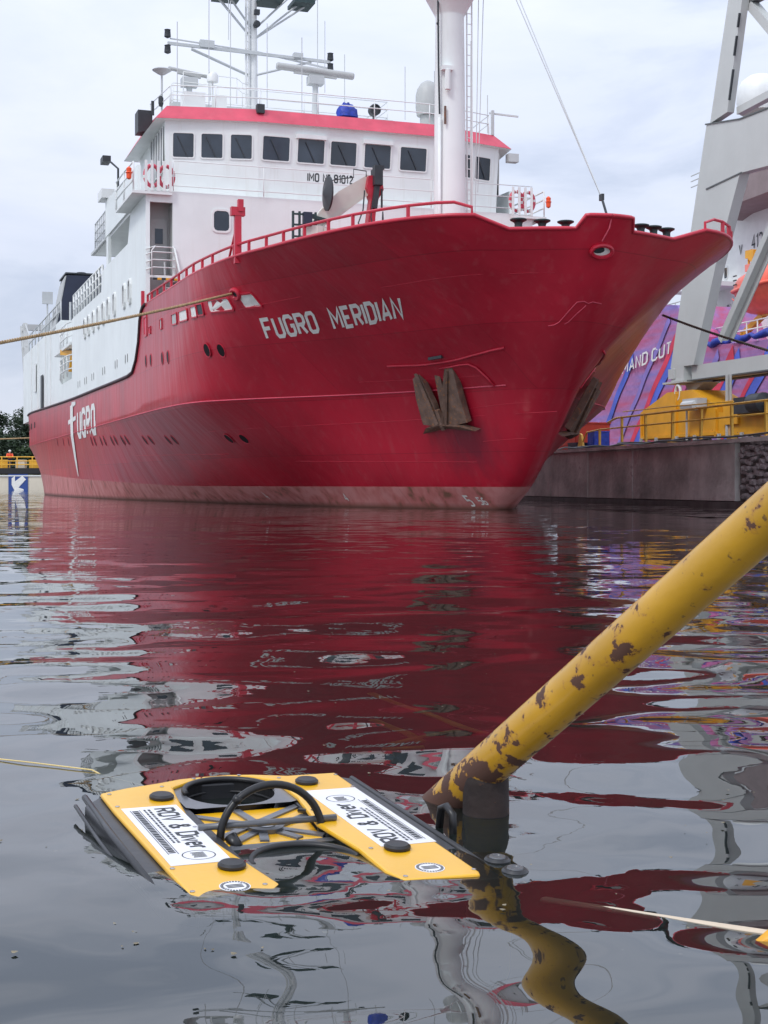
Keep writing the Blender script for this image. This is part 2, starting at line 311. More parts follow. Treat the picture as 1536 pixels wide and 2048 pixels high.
for side in(-1,1):
    V=[(x,side*y,z) for c in cols for x,y,z in c]; F=[]
    for i in range(len(cols)-1):
        for j in range(nr-1): F.append((i*nr+j,(i+1)*nr+j,(i+1)*nr+j+1,i*nr+j+1))
    mb.add(V,F)
# stem strip and transom close the two sides
st=cols[0]; V=[(x,-y,z) for x,y,z in st]+[(x,y,z) for x,y,z in st]; mb.add(V,[(j,j+1,nr+j+1,nr+j) for j in range(nr-1)])
st=cols[-1]; V=[(x,-y,z) for x,y,z in st]+[(x,y,z) for x,y,z in st]; mb.add(V,[(j,j+1,nr+j+1,nr+j) for j in range(nr-1)])
# inner bulwark and forecastle deck
DK=[]
for i,w in enumerate(WS):
    x,y,z=cols[i][-1]; k=.12*(1-min(w/6,1))
    if z>5.6: xd=cs(w,5.45)-k; DK.append(((x-k,max(y-.1,0),z),(xd,max(hb(xd,5.45)-.1,0),5.45)))
    else: DK.append(((x-k,max(y-.1,0),z-.01),(x-k,max(y-.1,0),z-.02)))
for side in(-1,1):
    V=[]
    for c,(a,b) in zip(cols,DK):
        x,y,z=c[-1]; V+=[(x,side*y,z),(a[0],side*a[1],a[2]),(b[0],side*b[1],b[2])]
    F=[]
    for i in range(len(WS)-1):
        a=i*3;b=a+3; F+=[(a,a+1,b+1,b),(a+1,a+2,b+2,b+1)]
    mb.add(V,F)
V=[]
for a,b in DK: V+=[(b[0],-b[1],b[2]),(b[0],b[1],b[2])]
mb.add(V,[(2*i,2*i+1,2*i+3,2*i+2) for i in range(len(WS)-1)])
hull=mb.build('hull',HULL,ship)
b=bmesh.new(); b.from_mesh(hull.data); bmesh.ops.remove_doubles(b,verts=b.verts,dist=.0005); bmesh.ops.recalc_face_normals(b,faces=b.faces); b.to_mesh(hull.data); b.free()
hull.data.polygons.foreach_set('use_smooth',[True]*len(hull.data.polygons)); hull.data.set_sharp_from_angle(angle=R(50))
# pale tube along the knuckle, cap rail on the bulwark, fenders of the sheer line
mb=MB()
for side in(-1,1):
    mb.tube([hp(s_,3.0,side,.0) for s_ in np.linspace(2.2,-60,90)],.022,5)
mb.build('knuckle_seam',PINK,ship,smooth='all')
mb=MB()
for side in(-1,1):
    mb.tube([Vector((c[-1][0],side*max(c[-1][1]-.04,0),c[-1][2]+.01)) for c,w in zip(cols,WS) if w<=19.1],.05,6)
mb.build('bulwark_cap_rail',RED,ship,smooth='all')
mb=MB()
mb.tube([Vector((c[-1][0],-(c[-1][1]+.02),c[-1][2])) for c,w in zip(cols,WS) if w>=19.1],.06,6)
mb.tube([Vector((c[-1][0],(c[-1][1]+.02),c[-1][2])) for c,w in zip(cols,WS) if w>=19.1],.06,6)
mb.build('rubbing_strake',HIVIS,ship,smooth='all')
# plate seams (weld beads)
for (s0,s1,z0,z1,sd) in[(4.6,1.3,5.35,5.3,-1),(-1.2,-3.5,5.35,5.25,-1),(3,-9,2.35,2.2,-1),(1.8,-2,3.25,3.3,-1),(2.6,.6,2.6,2.5,-1),(1.9,.8,1.75,1.7,-1),(-9,-20,1.55,1.7,-1),(.3,-6,1.2,1.3,-1)]:
    MB().tube([hp(a,b,sd,.0) for a,b in zip(np.linspace(s0,s1,14),np.linspace(z0,z1,14))],.008,4).build('weld_seam',RED,hull,smooth='all')
# ship's name and the company logo, painted on the plating
def name_fn(u,v,k):
    h=.46; tt=u*h
    # baseline and slant follow the flare of the bow (sheered text)
    s0=-3.27+tt*.815; z0=4.50+tt*.032
    return hp(s0+v*(.26+.04*tt),z0+v*(.44-.01*tt),-1,.012+.003*k)
mb,wd=lettering('FUGRO',name_fn,.21,.3); mb.build('name_word',LETTER,ship)
mb,_=lettering('MERIDIAN',lambda u,v,k:name_fn(u+wd+1.35,v,k),.21,.3); mb.build('name_word',LETTER,ship)
def side_fn(s0,z0,hx,hz,off=.015):
    return lambda u,v,k: hp(s0+u*hx,z0+v*hz,-1,off+.003*k)
mb,_=lettering('UGRO',side_fn(-32.0,2.8,1.7,1.05),.25,.34)
mb.add([hp(a,b,-1,.02) for a,b in[(-34.6,4.15),(-32.7,4.25)]]+[hp(-32.7,4.4,-1,.02),hp(-34.2,4.45,-1,.02)],[(0,1,2,3)])
zz=[4.3,3.6,2.9,2.2,1.6,1.0]; ww=[.55,.55,.5,.4,.28,.05]
V=[];
for z,w_ in zip(zz,ww): V+=[hp(-34.2-w_,z,-1,.03),hp(-34.2+w_,z,-1,.03)]
mb.add(V,[(2*i,2*i+1,2*i+3,2*i+2) for i in range(5)])
mb.add([hp(-35.6,3.45,-1,.025),hp(-32.6,3.55,-1,.025),hp(-32.6,3.75,-1,.025),hp(-35.6,3.65,-1,.025)],[(0,1,2,3)])
mb.build('company_logo',LETTER,ship)
for tx,s0,z0,h in[('4',-9.9,.2,.2),('4',-5.25,.18,.2),('5',-.78,.1,.25),('56',-.42,.14,.17)]:
    lettering(tx,side_fn(s0,z0,h,h),.18,.25)[0].build('draught_mark',LETTER,hull)
# raised outline emblem on the stem
em=[[(3.62,-.62,4.25),(3.72,-.5,4.27),(3.8,-.42,4.33),(4.05,-.3,4.55),(4.3,-.18,4.74),(4.34,-.02,4.76),(4.28,.1,4.72),(4.34,.2,4.76),(4.22,.48,4.74)],[(3.86,-.3,4.28),(3.95,-.22,4.33),(4.1,-.1,4.5),(4.25,.06,4.68)]]
mb=MB()
for pl in em:
    q=[]
    for s_,t_,z_ in pl:
        # project sideways on to the plating
        lo=3.0; hi=STEM(z_)
        for _ in range(24):
            m_=(lo+hi)/2
            if hb(m_,z_)>abs(t_): lo=m_
            else: hi=m_
        q.append((lo+.01,t_,z_))
    mb.tube(q,.012,5)
mb.build('bow_emblem',PINK,ship,smooth='all')
# portholes
pv=MB(); ph0=None
def porthole(s_,z_,side=-1,r=.15,tall=1.25,mat=(RED,HOLE)):
    c=hp(s_,z_,side); a=(hp(s_+.1,z_,side)-c).normalized(); n=(hp(s_,z_,side,.1)-c).normalized(); b=n.cross(a).normalized()
    if b.z<0: b=-b
    K=14; V=[];F=[]
    for rr,of in((1.14,.0),(1.14,.012),(1.0,.012),(.98,.008)):
        for j in range(K):
            t=2*math.pi*j/K; V.append(c+a*math.cos(t)*r*rr+b*math.sin(t)*r*rr*tall+n*of)
    for i in range(3):
        for j in range(K): F.append((i*K+j,i*K+(j+1)%K,(i+1)*K+(j+1)%K,(i+1)*K+j))
    m=MB().add(V,F); m.add([V[3*K+j] for j in range(K)],[tuple(range(K))],1)
    return m.build('porthole',list(mat),ship)
for s_,z_ in[(-13.4,4.67),(-12.5,4.63),(-10.5,4.52),(-9.65,4.49),(-5.72,4.36),(-5.12,4.31)]: porthole(s_,z_)
for s_ in[-40.9,-38.2,-36.1,-34.0,-28.2,-27.3,-25.6,-24.7,-23.0,-22.2,-20.8,-19.95]: porthole(s_,2.28-.0235*(s_+20),r=.16)
for s_,z_ in[(-16.9,2.19),(-16.0,2.17),(-13.65,2.1),(-12.85,2.08),(-7.8,1.98),(-7.1,1.96)]: porthole(s_,z_)
for s_ in[-13.4,-12.5,-10.5,-9.6,-5.7,-5.1]: porthole(s_,4.5,1)
# dark mooring ports aft
for s_ in[-57.6,-55.7,-53.4]:
    MB().add([hp(s_-.35,3.95,-1,.012),hp(s_+.35,3.95,-1,.012),hp(s_+.35,4.3,-1,.012),hp(s_-.35,4.3,-1,.012)],[(0,1,2,3)]).build('mooring_port',HOLE,ship)
# white slots in the bulwark near the mooring fairlead
def slot(sa,sb,z0,z1,mat,fr=RED):
    K=[]; 
    for u_,v_ in[(.04,0),(.96,0),(1,.15),(1,.85),(.96,1),(.04,1),(0,.85),(0,.15)]:
        K.append((sa+(sb-sa)*u_,z0+(z1-z0)*v_+(sb-sa)*u_*-.035))
    m=MB(); cs_=sum(k[0] for k in K)/8; cz=sum(k[1] for k in K)/8
    O=[hp(cs_+(a-cs_)*1.06,cz+(b-cz)*1.3,-1,.004) for a,b in K]; O2=[hp(cs_+(a-cs_)*1.06,cz+(b-cz)*1.3,-1,.03) for a,b in K]; I=[hp(a,b,-1,.03) for a,b in K]; I2=[hp(a,b,-1,.006) for a,b in K]
    m.add(O+O2+I+I2,[(r*8+j,r*8+(j+1)%8,(r+1)*8+(j+1)%8,(r+1)*8+j) for r in range(3) for j in range(8)]); m.add(I2,[tuple(range(8))],1)
    return m.build('bulwark_opening',[fr,mat],ship)
slot(-8.8,-8.1,5.38,5.66,GREYIN); slot(-7.75,-6.75,5.36,5.63,LETTER); slot(-6.35,-5.85,5.33,5.6,LETTER);slot(-5.75,-5.3,5.33,5.6,DARK); slot(-4.85,-3.7,5.32,5.6,LETTER); slot(-3.2,-2.62,5.28,5.58,LETTER)
slot(-10.7,-10.4,5.45,5.72,GREYIN); slot(-13.6,-13.1,5.55,6.1,PINK); slot(-12.7,-12.4,5.5,5.7,PINK)
# fairleads: starboard mooring lead and the bull ring on the stem
def ring(c,n,a,rx,rz,tr,name,mats,par=ship):
    c,n,a=Vector(c),Vector(n).normalized(),Vector(a).normalized(); b=n.cross(a)
    m=MB(); K=20; P=[c+a*math.cos(2*math.pi*j/K)*rx+b*math.sin(2*math.pi*j/K)*rz for j in range(K)]
    m.tube([p+n*tr*.4 for p in P],tr,7,closed=True); m.add([c+(p-c)*.97+n*.012 for p in P],[tuple(range(K))],1)
    return m.build(name,mats,par,smooth=True)
c=hp(-3.25,5.62); n=(hp(-3.25,5.62,-1,.1)-c)
ring(c,n,hp(-3.1,5.62)-c,.16,.13,.06,'mooring_fairlead',[RED,DARK])
bc=Vector((STEM(5.77)+.0,.0,5.77)); bn=Vector((1,0,-.75)); r_=ring(bc,bn,(0,1,0),.25,.15,.05,'bull_ring',[HULL,LETTER])
m=MB(); bn=bn.normalized(); bb=bn.cross(Vector((0,1,0))); m.add([bc+Vector((0,1,0))*(-.09+.15*math.cos(t))+bb*(.035+.085*math.sin(t))+bn*.02 for t in np.linspace(0,2*math.pi,13)[:-1]],[tuple(range(12))]); m.build('bull_ring_shade',DARK,r_)  # white and dark discs paint the lit and shaded inside of the ring
# rollers on the notches of the stem head
rm=None
for i,(x,y,z) in enumerate([(4.5,-1.68,6.22),(4.55,-1.13,6.22),(4.6,-.58,6.22),(4.75,1.22,6.22),(4.65,1.6,6.22),(4.5,2.02,6.22)]):
    if rm is None:
        m=MB(); m.lathe([(.12,-.06),(.12,0),(.09,.04),(.085,.16),(.1,.2),(.185,.245),(.19,.27),(.15,.285),(.05,.29)],n=20); rm=m.build('bow_roller',GREEN,ship,smooth=True); rm.location=(x,y,z)
    else: inst(rm,ship,(x,y,z))
# forecastle rails above the bulwark
def rail_along(ws,dz,name,mat,sides=(-1,),post=.045,rr=.035,posts=None,par=ship,endcurl=True):
    pts=[]
    for w in ws:
        z=ztop(w); s_=cs(w,z); pts.append((s_,hb(s_,min(z,6.5))-.06,z))
    for side in sides:
        m=MB(); P=[Vector((x,side*y,z+dz)) for x,y,z in pts]
        a=Vector((pts[0][0],side*pts[0][1],pts[0][2]))
        if endcurl: P=[a,a+Vector((0,0,dz*.6)),(P[0]+Vector((0,0,0)))*.5+P[1]*.5]+P[1:]
        m.tube(P,rr,6)
        for k in (posts or range(1,len(pts))):
            x,y,z=pts[k]; m.box((x,side*y,z+dz/2),(.06,.07,dz))
        m.build(name,mat,par,smooth=True)
rail_along([.92,1.3,1.8,2.4,3.2,4.0,4.9,5.8,6.6,7.4,8.2,9.0,9.8,10.7,11.6,12.5,13.6,14.8,16,17.2,18.2,19.0],.3,'bulwark_rail',RED,posts=[2,4,5,6,7,8,9,10,12,13,14,15,16,17,18,19,20,21])
rail_along([.9,1.25,1.7,2.3,3.2,4.4,6,8,10,12.5,15,18,19],.3,'bulwark_rail',RED,sides=(1,))
# anchors with their bolsters
def make_anchor(side):
    sa=.12 if side<0 else -2.2; c0=hp(sa,2.88,side); a=(hp(sa+.4,2.88,side)-c0).normalized(); n=(hp(sa,2.88,side,.1)-c0).normalized(); c0=c0+n*(.0 if side<0 else .12); b=n.cross(a); 
    if b.z<0: b=-b
    root=bpy.data.objects.new('bow_anchor',None); COL.objects.link(root); root.parent=ship; root.empty_display_size=.2
    def W(x,y,d): return c0+a*x*1.25+b*y*1.1+n*d
    sh=MB(); sh.beam(W(0,-.6,.12),W(.06,.55,.05),.17,.17); sh.lathe([(0,0)],n=3) if 0 else None
    sh.build('anchor_shank',RUSTY,root)
    for sx in(-1,1):
        f=MB()
        P=[W(sx*.07,-.68,.30),W(sx*.1,-.12,.33),W(sx*.46,.80,.2),W(sx*.60,.78,.18),W(sx*.64,.0,.26),W(sx*.66,-.62,.24)]
        f.prism(P,n*-.15); f.beam(W(sx*.12,-.6,.36),W(sx*.46,.6,.24),.05,.08); f.build('anchor_fluke',RUSTY,root)
    cr=MB(); cr.prism([W(-.78,-.86,.2),W(-.5,-.68,.36),W(0,-.6,.44),(W(.5,-.68,.36)),W(.78,-.84,.2),W(.4,-.8,.2),W(0,-.74,.22),W(-.4,-.8,.2)],n*-.2)
    cr.box(W(0,-.55,.22),(.26,.26,.34)); cr.beam(W(0,-.74,.3),W(0,-.25,.36),.12,.1); cr.build('anchor_crown',RUSTY,root)
    return root
for side in(-1,1): make_anchor(side)
for side in(-1,1):
    m=MB(); m.tube([hp(s_,z_,side,.02) for s_,z_ in zip(np.linspace(-.8,2.8,14),[3.64,3.63,3.62,3.61,3.61,3.62,3.63,3.64,3.66,3.69,3.72,3.75,3.79,3.83])],.03,6)
    m.tube([hp(s_,z_,side,.03) for s_,z_ in[(.6,3.5),(1.0,3.52),(1.35,3.54),(1.6,3.54),(1.75,3.45),(1.85,3.2),(1.9,3.0)]],.025,6)
    m.build('anchor_bolster',RED,ship,smooth='all')
    m=MB(); m.beam(hp(.55,3.74,side,.03),hp(1.0,3.76,side,.03),.06,.07); m.build('anchor_chain_lashing',DARK,ship)
# ------------------------------------------------------------------ superstructure
def side_prism(poly,y,th,name,mat,par=ship):   # polygon in (s,z) on the side plane
    return MB().prism([(a,y,b) for a,b in poly],(0,th,0)).build(name,mat,par)
SIDE=[(-13.46,6.5),(-14.5,6.12),(-14.75,5.45),(-15.35,4.88),(-16.1,4.52),(-17.2,4.46),(-34.2,4.57),(-34.2,8.3),(-24.2,8.3),(-24.0,9.1),(-17.3,9.12),(-16.6,10.2),(-13.46,10.2)]
for y,th in((-6.93,.12),(6.93,-.12)):
    side_prism(SIDE,y,th,'side_plating',WHITE)
    side_prism([(-15.2,10.26),(-23,10.26),(-23,11.68),(-15.2,11.48)],y,th,'wing_bulwark',WHITE)
    side_prism([(-22.2,9.11),(-22.7,9.11),(-22.7,10.2),(-22.2,10.2)],y,th,'side_pillar',WHITE)
MB().box((-20.1,0,10.22),(13.3,13.7,.12)).build('bridge_deck',WHITE2,ship)
MB().box((-24.5,0,8.2),(20,13.6,.12)).build('boat_deck',GREYW,ship)
m=MB(); m.box((-24,0,7.3),(18.5,11.4,5.6)); m.build('accommodation_block',WHITE,ship)
MB().box((-23.0,-6.9,11.9),(1.1,.5,.35)).build('life_raft_box',WHITE2,ship)
# front bulkhead with door recess, in pieces that butt together
m=MB(); F_=-13.4
def fr(t0,t1,z0,z1,th=.12,x=F_): m.box((x-th/2,(t0+t1)/2,(z0+z1)/2),(th,t1-t0,z1-z0))
fr(-6.05,6.8,7.5,10.28); fr(-5.55,6.8,5.46,7.5); fr(-6.8,-6.05,9.9,10.28); fr(-6.8,-5.55,7.42,7.5) 
m.build('front_bulkhead',WHITE,ship)
m=MB(); m.prism([(F_-.1,-6.8,5.46),(F_-.1,-6.93,5.46),(F_-.02,-6.93,5.46),(F_,-6.8,5.46)],(0,0,4.8)); m.prism([(F_-.1,6.8,5.46),(F_-.1,6.93,5.46),(F_-.02,6.93,5.46),(F_,6.8,5.46)],(0,0,4.8)); m.build('corner_plate',WHITE,ship)
m=MB(); m.box((-14.25,-6.2,7.8),(.1,1.3,4.8)); m.box((-13.85,-5.5,6.5),(.7,.08,2.0)); m.box((-13.85,-6.0,8.7),(.7,.06,2.4)); m.build('recess_wall',GREYIN,ship)
d_=MB(); d_.box((-14.17,-6.38,8.55),(.06,.55,1.85)); d_.box((-14.13,-6.38,8.9),(.03,.26,.5),mi=1); d_.build('recess_door',[GREYIN,GLASS],ship)
m=MB()
for k in range(9): m.box((F_-.5+.01*k,-5.9,5.6+.22*k),(.26,.7,.04))
m.beam((F_-.1,-6.25,5.5),(F_-.45,-6.25,8.0),.05,.09); m.beam((F_-.1,-5.55,5.5),(F_-.45,-5.55,8.0),.05,.09); m.build('stair',WHITE2,ship)
m=MB()
for k in range(8): m.box((F_+.012,-6.7+.14*k+.07,7.38),(.02,.139,.07),mi=k%2)
m.build('hazard_strip',[INK,YEL],ship)
def frame_rail(name,pts,heights,mat,r=.022,par=ship,step=None,post_r=None):
    m=MB()
    for h in heights: m.tube([Vector(p)+Vector((0,0,h)) for p in pts],r,5)
    H=max(heights)
    for i in range(len(pts)-1):
        a,b=Vector(pts[i]),Vector(pts[i+1]); k=max(1,round((b-a).length/(step or 1.4)))
        for j in range(k+(1 if i==len(pts)-2 else 0)):
            p=a.lerp(b,j/k); m.tube([p,p+Vector((0,0,H))],post_r or r,5)
    return m.build(name,mat,par,smooth='all')
# ladder with hoops on the corner platform
m=MB()
for x,y in((F_+.05,-6.75),(F_+.05,-5.95)): m.tube([(x,y,7.5),(x,y,8.3),(x,y+(.12 if y<-6.3 else -.12),8.45)],.025,5)
for z in(7.75,8.0,8.25,8.42): m.tube([(F_+.05,-6.95,z-.1),(F_+.05,-6.7,z),(F_+.05,-5.97,z)],.02,5)
m.tube([(F_+.05,-6.0,8.4),(F_+.12,-5.75,7.2),(F_+.25,-5.55,5.6)],.035,5)
m.build('platform_guard',WHITE2,ship,smooth='all')
# framed front window
def window(par,c,a,b,w,h,n,name='window',fm=WHITE2,rd=.12,th=.03,fr_=.05,lean=0.,pm=None):
    """c centre, a along, b up, n outward"""
    c,a,b,n=Vector(c),Vector(a).normalized(),Vector(b).normalized(),Vector(n).normalized()
    def outline(w,h,rd,of):
        P=[]
        for sx,sy,t0 in((1,1,0),(-1,1,90),(-1,-1,180),(1,-1,270)):
            for t in(0,45,90):
                tt=R(t0+t); x=sx*(w/2-rd)+rd*math.cos(tt); y=sy*(h/2-rd)+rd*math.sin(tt); P.append(c+a*(x+lean*y)+b*y+n*of)
        return P
    K=12; O0=outline(w+2*fr_,h+2*fr_,rd+fr_*.6,0); O1=outline(w+2*fr_,h+2*fr_,rd+fr_*.6,th); I1=outline(w,h,rd,th); I0=outline(w,h,rd,.006)
    m=MB().add(O0+O1+I1+I0,[(r*K+j,r*K+(j+1)%K,(r+1)*K+(j+1)%K,(r+1)*K+j) for r in range(3) for j in range(K)])
    o=m.build(name,fm,par)
    MB().add(outline(w+.004,h+.004,rd,.008),[tuple(range(K))]).build('pane',pm or GLASS,o)
    return o
window(ship,(F_,-4.42,9.4),(0,1,0),(0,0,1),.52,.66,(1,0,0),fr_=.07)
# tall narrow windows and small scuttles on the ship's side
for s_ in(-29.2,-27.9,-26.4,-24.9,-23.4,-22.0,-20.4,-18.0,-16.7): window(ship,(s_,-6.93,7.35),(1,0,0),(0,0,1),.42,.8,(0,-1,0),rd=.18,th=.07,fr_=.06,pm=HOLE)
for s_ in(-31.8,-31.1,-29.4,-28.8,-27.0,-26.4,-23.7,-23.1,-20.3,-19.8,-17.8,-17.3): window(ship,(s_,-6.93,5.1),(1,0,0),(0,0,1),.16,.32,(0,-1,0),'scuttle',rd=.07,th=.01,fr_=.02,pm=HOLE)
# bridge house with angled wings
BP=[(-20,-6.0),(-17.7,-6.02),(-14.78,-6.02),(-14.15,-2.98),(-14.15,3.55),(-14.95,6.15),(-17.7,6.15),(-20,6.15)]
m=MB(); n=len(BP); lean=.16; V=[]
ctr=Vector((-17.5,0,0))
for z,l in((10.28,0),(12.97,lean)):
    for x,y in BP:
        V.append((x+(l if x>-16 else 0),y+(l*.4*(1 if y>0 else -1)),z))
m.add(V,[tuple(range(n)),tuple(range(n,2*n))]+[(i,(i+1)%n,n+(i+1)%n,n+i) for i in range(n)]); bridge=m.build('bridge_house',WHITE,ship)
def on_facet(i,t,z):
    (x0,y0),(x1,y1)=BP[i],BP[i+1]; k=(t-y0)/(y1-y0); a=Vector((x1-x0,y1-y0,0)).normalized(); nn=Vector((a.y,-a.x,0))
    if nn.x<0: nn=-nn
    f=(z-10.28)/2.69*lean
    return Vector((x0+(x1-x0)*k+f,t,z)),a,(nn-Vector((0,0,.06))).normalized()
for i,t0,t1,box in[(2,-5.83,-5.12,0),(2,-4.9,-4.17,0),(2,-3.93,-3.2,0),(3,-2.86,-1.9,0),(3,-1.63,-.66,1),(3,-.45,.5,0),(3,.78,1.76,1),(3,2.1,3.1,0),(4,3.8,4.35,0),(4,4.5,5.0,0),(4,5.12,5.85,0)]:
    c,a,nn=on_facet(i,(t0+t1)/2,12.1); up=Vector((.06,0,1))
    window(ship,c+nn*.01,a,up,(t1-t0)*.97,.8,nn,'bridge_window',rd=.05,th=.025,fr_=.045,lean=.0 if i==2 else .03)
    MB().beam(c+a*.12*(1 if a.y>0 else -1)+up*-.36+nn*.05,c-a*.2*(1 if a.y>0 else -1)+up*.3+nn*.05,.02,.03).build('wiper',DARK,bpy.data.objects[-1] if 0 else ship)
    if box: MB().box(c+Vector((.08,0,.47)),(.14,t1-t0+.1,.14)).build('wiper_box',WHITE2,ship)
for y in(-6.1,6.25):
    for s_ in(-15.1,-15.6,-16.1,-16.6,-17.1): window(ship,(s_,y,12.0),(1,0,0),(0,0,1),.34,1.5,(0,-1 if y<0 else 1,0),'bridge_side_window',rd=.04,fr_=.03)
# roof fascia, sloped, with soffit
FB=[(-20.4,-6.6),(-17.6,-6.6),(-14.45,-6.42),(-13.85,-2.95),(-13.85,3.5),(-14.75,6.7),(-17.6,6.9),(-20.4,6.9)]
FT=[(-20.4,-6.15),(-17.2,-6.15),(-14.75,-6.0),(-14.2,-2.9),(-14.2,3.4),(-15.0,6.1),(-17.2,6.2),(-20.4,6.2)]
m=MB(); n=8; V=[(x,y,12.72 if (abs(x)>17) else 12.93) for x,y in FB]+[(x,y,13.44) for x,y in FT]
m.add(V,[(i,i+1,n+i+1,n+i) for i in range(n-1)]+[(7,0,8,15)]); m.add([(x,y,12.725 if abs(x)>17 else 12.925) for x,y in FB],[tuple(range(n))],1); m.add([(x,y,13.44) for x,y in FT],[tuple(range(n))],1)
m.build('roof_fascia',[PINK,WHITE2],ship)
uo=0
for wd_ in('IMO','Nº','81012'):
    mb,w__=lettering(wd_,lambda u,v,k:(-14.15+.055+.002*k+v*.016,-1.24+(u+uo)*.2,11.1+v*.25),.2,.3); mb.build('imo_lettering',INK,ship); uo+=w__+.85
frame_rail('walkway_rail',[(-13.3,-6.05,10.28),(-13.3,-3,10.28),(-13.3,0,10.28),(-13.3,3,10.28),(-13.3,6.85,10.28)],(.17,.58,.99),WHITE2,.017,step=3)
# wing platforms with slatted lifebuoy stands
for sd in(-1,1):
    m=MB(); m.box((-15.1,sd*6.75,10.17),(3.7,1.3,.09)); m.build('wing_platform',WHITE2,ship)
    frame_rail('wing_rail',[(-13.35,sd*7.35,10.2),(-15,sd*7.4,10.2),(-16.8,sd*7.4,10.2)],(.35,.65,.95),WHITE2,.03)
    for k in range(5 if sd<0 else 4):
        t=-6.95+k*.2 if sd<0 else 6.1+k*.24
        MB().box((-13.26,t,10.72),(.04,.085,1.0)).build('wing_slat',WHITE2,ship)
    for k in range(2):
        t=(-6.72+.46*k) if sd<0 else (6.3+.45*k); K=24; V=[Vector((-13.42,t+.24*math.cos(2*math.pi*j/K),10.75+.34*math.sin(2*math.pi*j/K))) for j in range(K)]
        mm=MB().tube(V,.065,8,closed=True); mm.m=[1 if (f//8)%6==0 else 0 for f in range(len(mm.f))]; mm.build('lifebuoy',[PINK,WHITE2],ship,smooth='all')
    m=MB(); m.lathe([(.02,-.2),(.08,-.16),(.09,0),(.12,.02),(.08,.06),(.09,.16),(.03,.22)],(-13.3,sd*7.5,10.75),10); m.build('lifebuoy_light',ORANGE,ship,smooth=True)
# gear on the bridge roof
frame_rail('roof_rail',[(-17.5,-6.1,13.44),(-14.8,-5.85,13.44),(-14.25,-2.9,13.44),(-14.25,3.3,13.44),(-15.0,5.9,13.44),(-17.5,6.1,13.44)],(.4,.72),WHITE2,.02,step=2)
MB().box((-20.5,-1,13.95),(5.2,8.4,1.0)).build('upper_deck_house',GREYW,ship)
frame_rail('upper_rail',[(-18.6,-5.2,14.2),(-18,-5.2,14.2),(-18,3,14.2),(-22,3,14.2)],(.35,.65,.95),WHITE2,.02,step=1.6)
frame_rail('handrail',[(-16,-5.2,14.1),(-16,-3.3,14.05),(-16,-3.1,13.9),(-16,-2.9,13.85)],(.55,.9),WHITE2,.018,step=1)
def radar(c,half,tilt,name='radar_scanner',ped=1.0,r=.12):
    root=bpy.data.objects.new(name,None); COL.objects.link(root); root.parent=ship
    c=Vector(c); d=Vector((.1,1,tilt)).normalized()
    m=MB(); P=[c-d*half,c-d*half*.97,c+d*half*.97,c+d*half]; m.tube(P,[r*.7,r,r,r*.7],10); m.beam(c-d*half*.55-Vector((0,0,r)),c+d*half*.55-Vector((0,0,r)),.14,.1); m.build('scanner_bar',GREYIN,root,smooth=True)
    m=MB(); m.box(c-Vector((0,0,.35)),(.4,.55,.3)); m.lathe([(.14,-ped),(.1,-.6),(.13,-.5),(.1,-.2)],c,10); m.build('scanner_pedestal',GREYW,root)
    return root
radar((-16,-.42,15.47),1.42,-.075,ped=1.9,r=.13); radar((-16.2,-4.95,15.05),.75,-.16,ped=1.5,r=.07)
m=MB(); m.lathe([(.03,13.6),(.03,14.6),(.02,14.6),(.2,14.62),(.2,14.85),(.14,14.95),(.02,14.98)],(-15.6,-4.25,0),14); m.build('antenna_drum',WHITE2,ship,smooth=True)
m=MB(); m.lathe([(.035,13.3),(.035,14.8),(.14,14.85),(.34,14.98),(.3,15.02),(.05,15.03)],(-16,-5.95,0),12); m.build('dish_antenna',GREYW,ship,smooth=True)
m=MB(); m.box((-15.3,-5.0,13.75),(.6,.75,.62)); m.box((-15.2,-4.1,13.7),(.5,.42,.55)); m.build('roof_locker',WHITE2,ship)
m=MB(); m.box((-16.8,-6.45,13.3),(.7,.5,.75)); m.box((-16.4,-6.2,13.75),(.06,.1,.5)); m.lathe([(.06,0),(.09,.1),(.09,.3),(.05,.36)],(-15.9,-6.0,13.7),8); m.build('navigation_light_screen',DARK,ship)
for s_,t,z in((-14.1,-2.92,13.42),(-14.3,3.95,13.5)): MB().box((s_,t,z),(.25,.26,.3)).build('floodlight',DARK,ship)
m=MB(); m.lathe([(.05,0),(.42,.02),(.46,.3),(.46,.75),(.4,1.0),(.28,1.2),(.12,1.3),(.02,1.32)],(-16,3.9,14.2),20); m.lathe([(.3,-.7),(.3,0)],(-16,3.9,14.2),10); m.build('satellite_dome',GREYIN,ship,smooth=True)
m=MB(); V=[];F=[]
for i in range(7):
    for j in range(12):
        a=math.pi*i/12+.02; b=2*math.pi*j/12; r=1+.12*random.uniform(-1,1); V.append((-14.9+.28*math.sin(a)*math.cos(b)*r,.42+.4*math.sin(a)*math.sin(b)*r,13.62+.5*math.cos(a)*r))
for i in range(6):
    for j in range(12): F.append((i*12+j,i*12+(j+1)%12,(i+1)*12+(j+1)%12,(i+1)*12+j))
m.add(V,F); m.build('covered_searchlight',BLUE,ship,smooth='all')
m=MB(); m.lathe([(.05,-.2),(.2,-.15),(.21,.12),(.17,.14),(.16,.08)],(-14.9,1.45,13.95),16,'X'); m.lathe([(.04,13.4),(.04,13.8)],(-15,1.45,0),6); m.build('searchlight',DARK,ship,smooth=True)
m=MB()
for s_,t,z0,z1 in[(-15.5,-4.4,13.5,21),(-15,-5.6,13.5,16.4),(-17,-.05,13.5,21),(-16,3.0,14.0,15.95),(-16,4.15,14,15.9),(-17,-3.3,14,18),(-18,1.3,14,16.8),(-15,-1.2,13.5,16.3),(-24,2.3,17,20),(-24,-1.8,18.8,21.5),(-15,5.85,13.5,14.9),(-16,-2.2,14,17)]: m.tube([(s_,t,z0),(s_,t,z1)],.016,5)
m.build('whip_antenna',GREYW,ship)
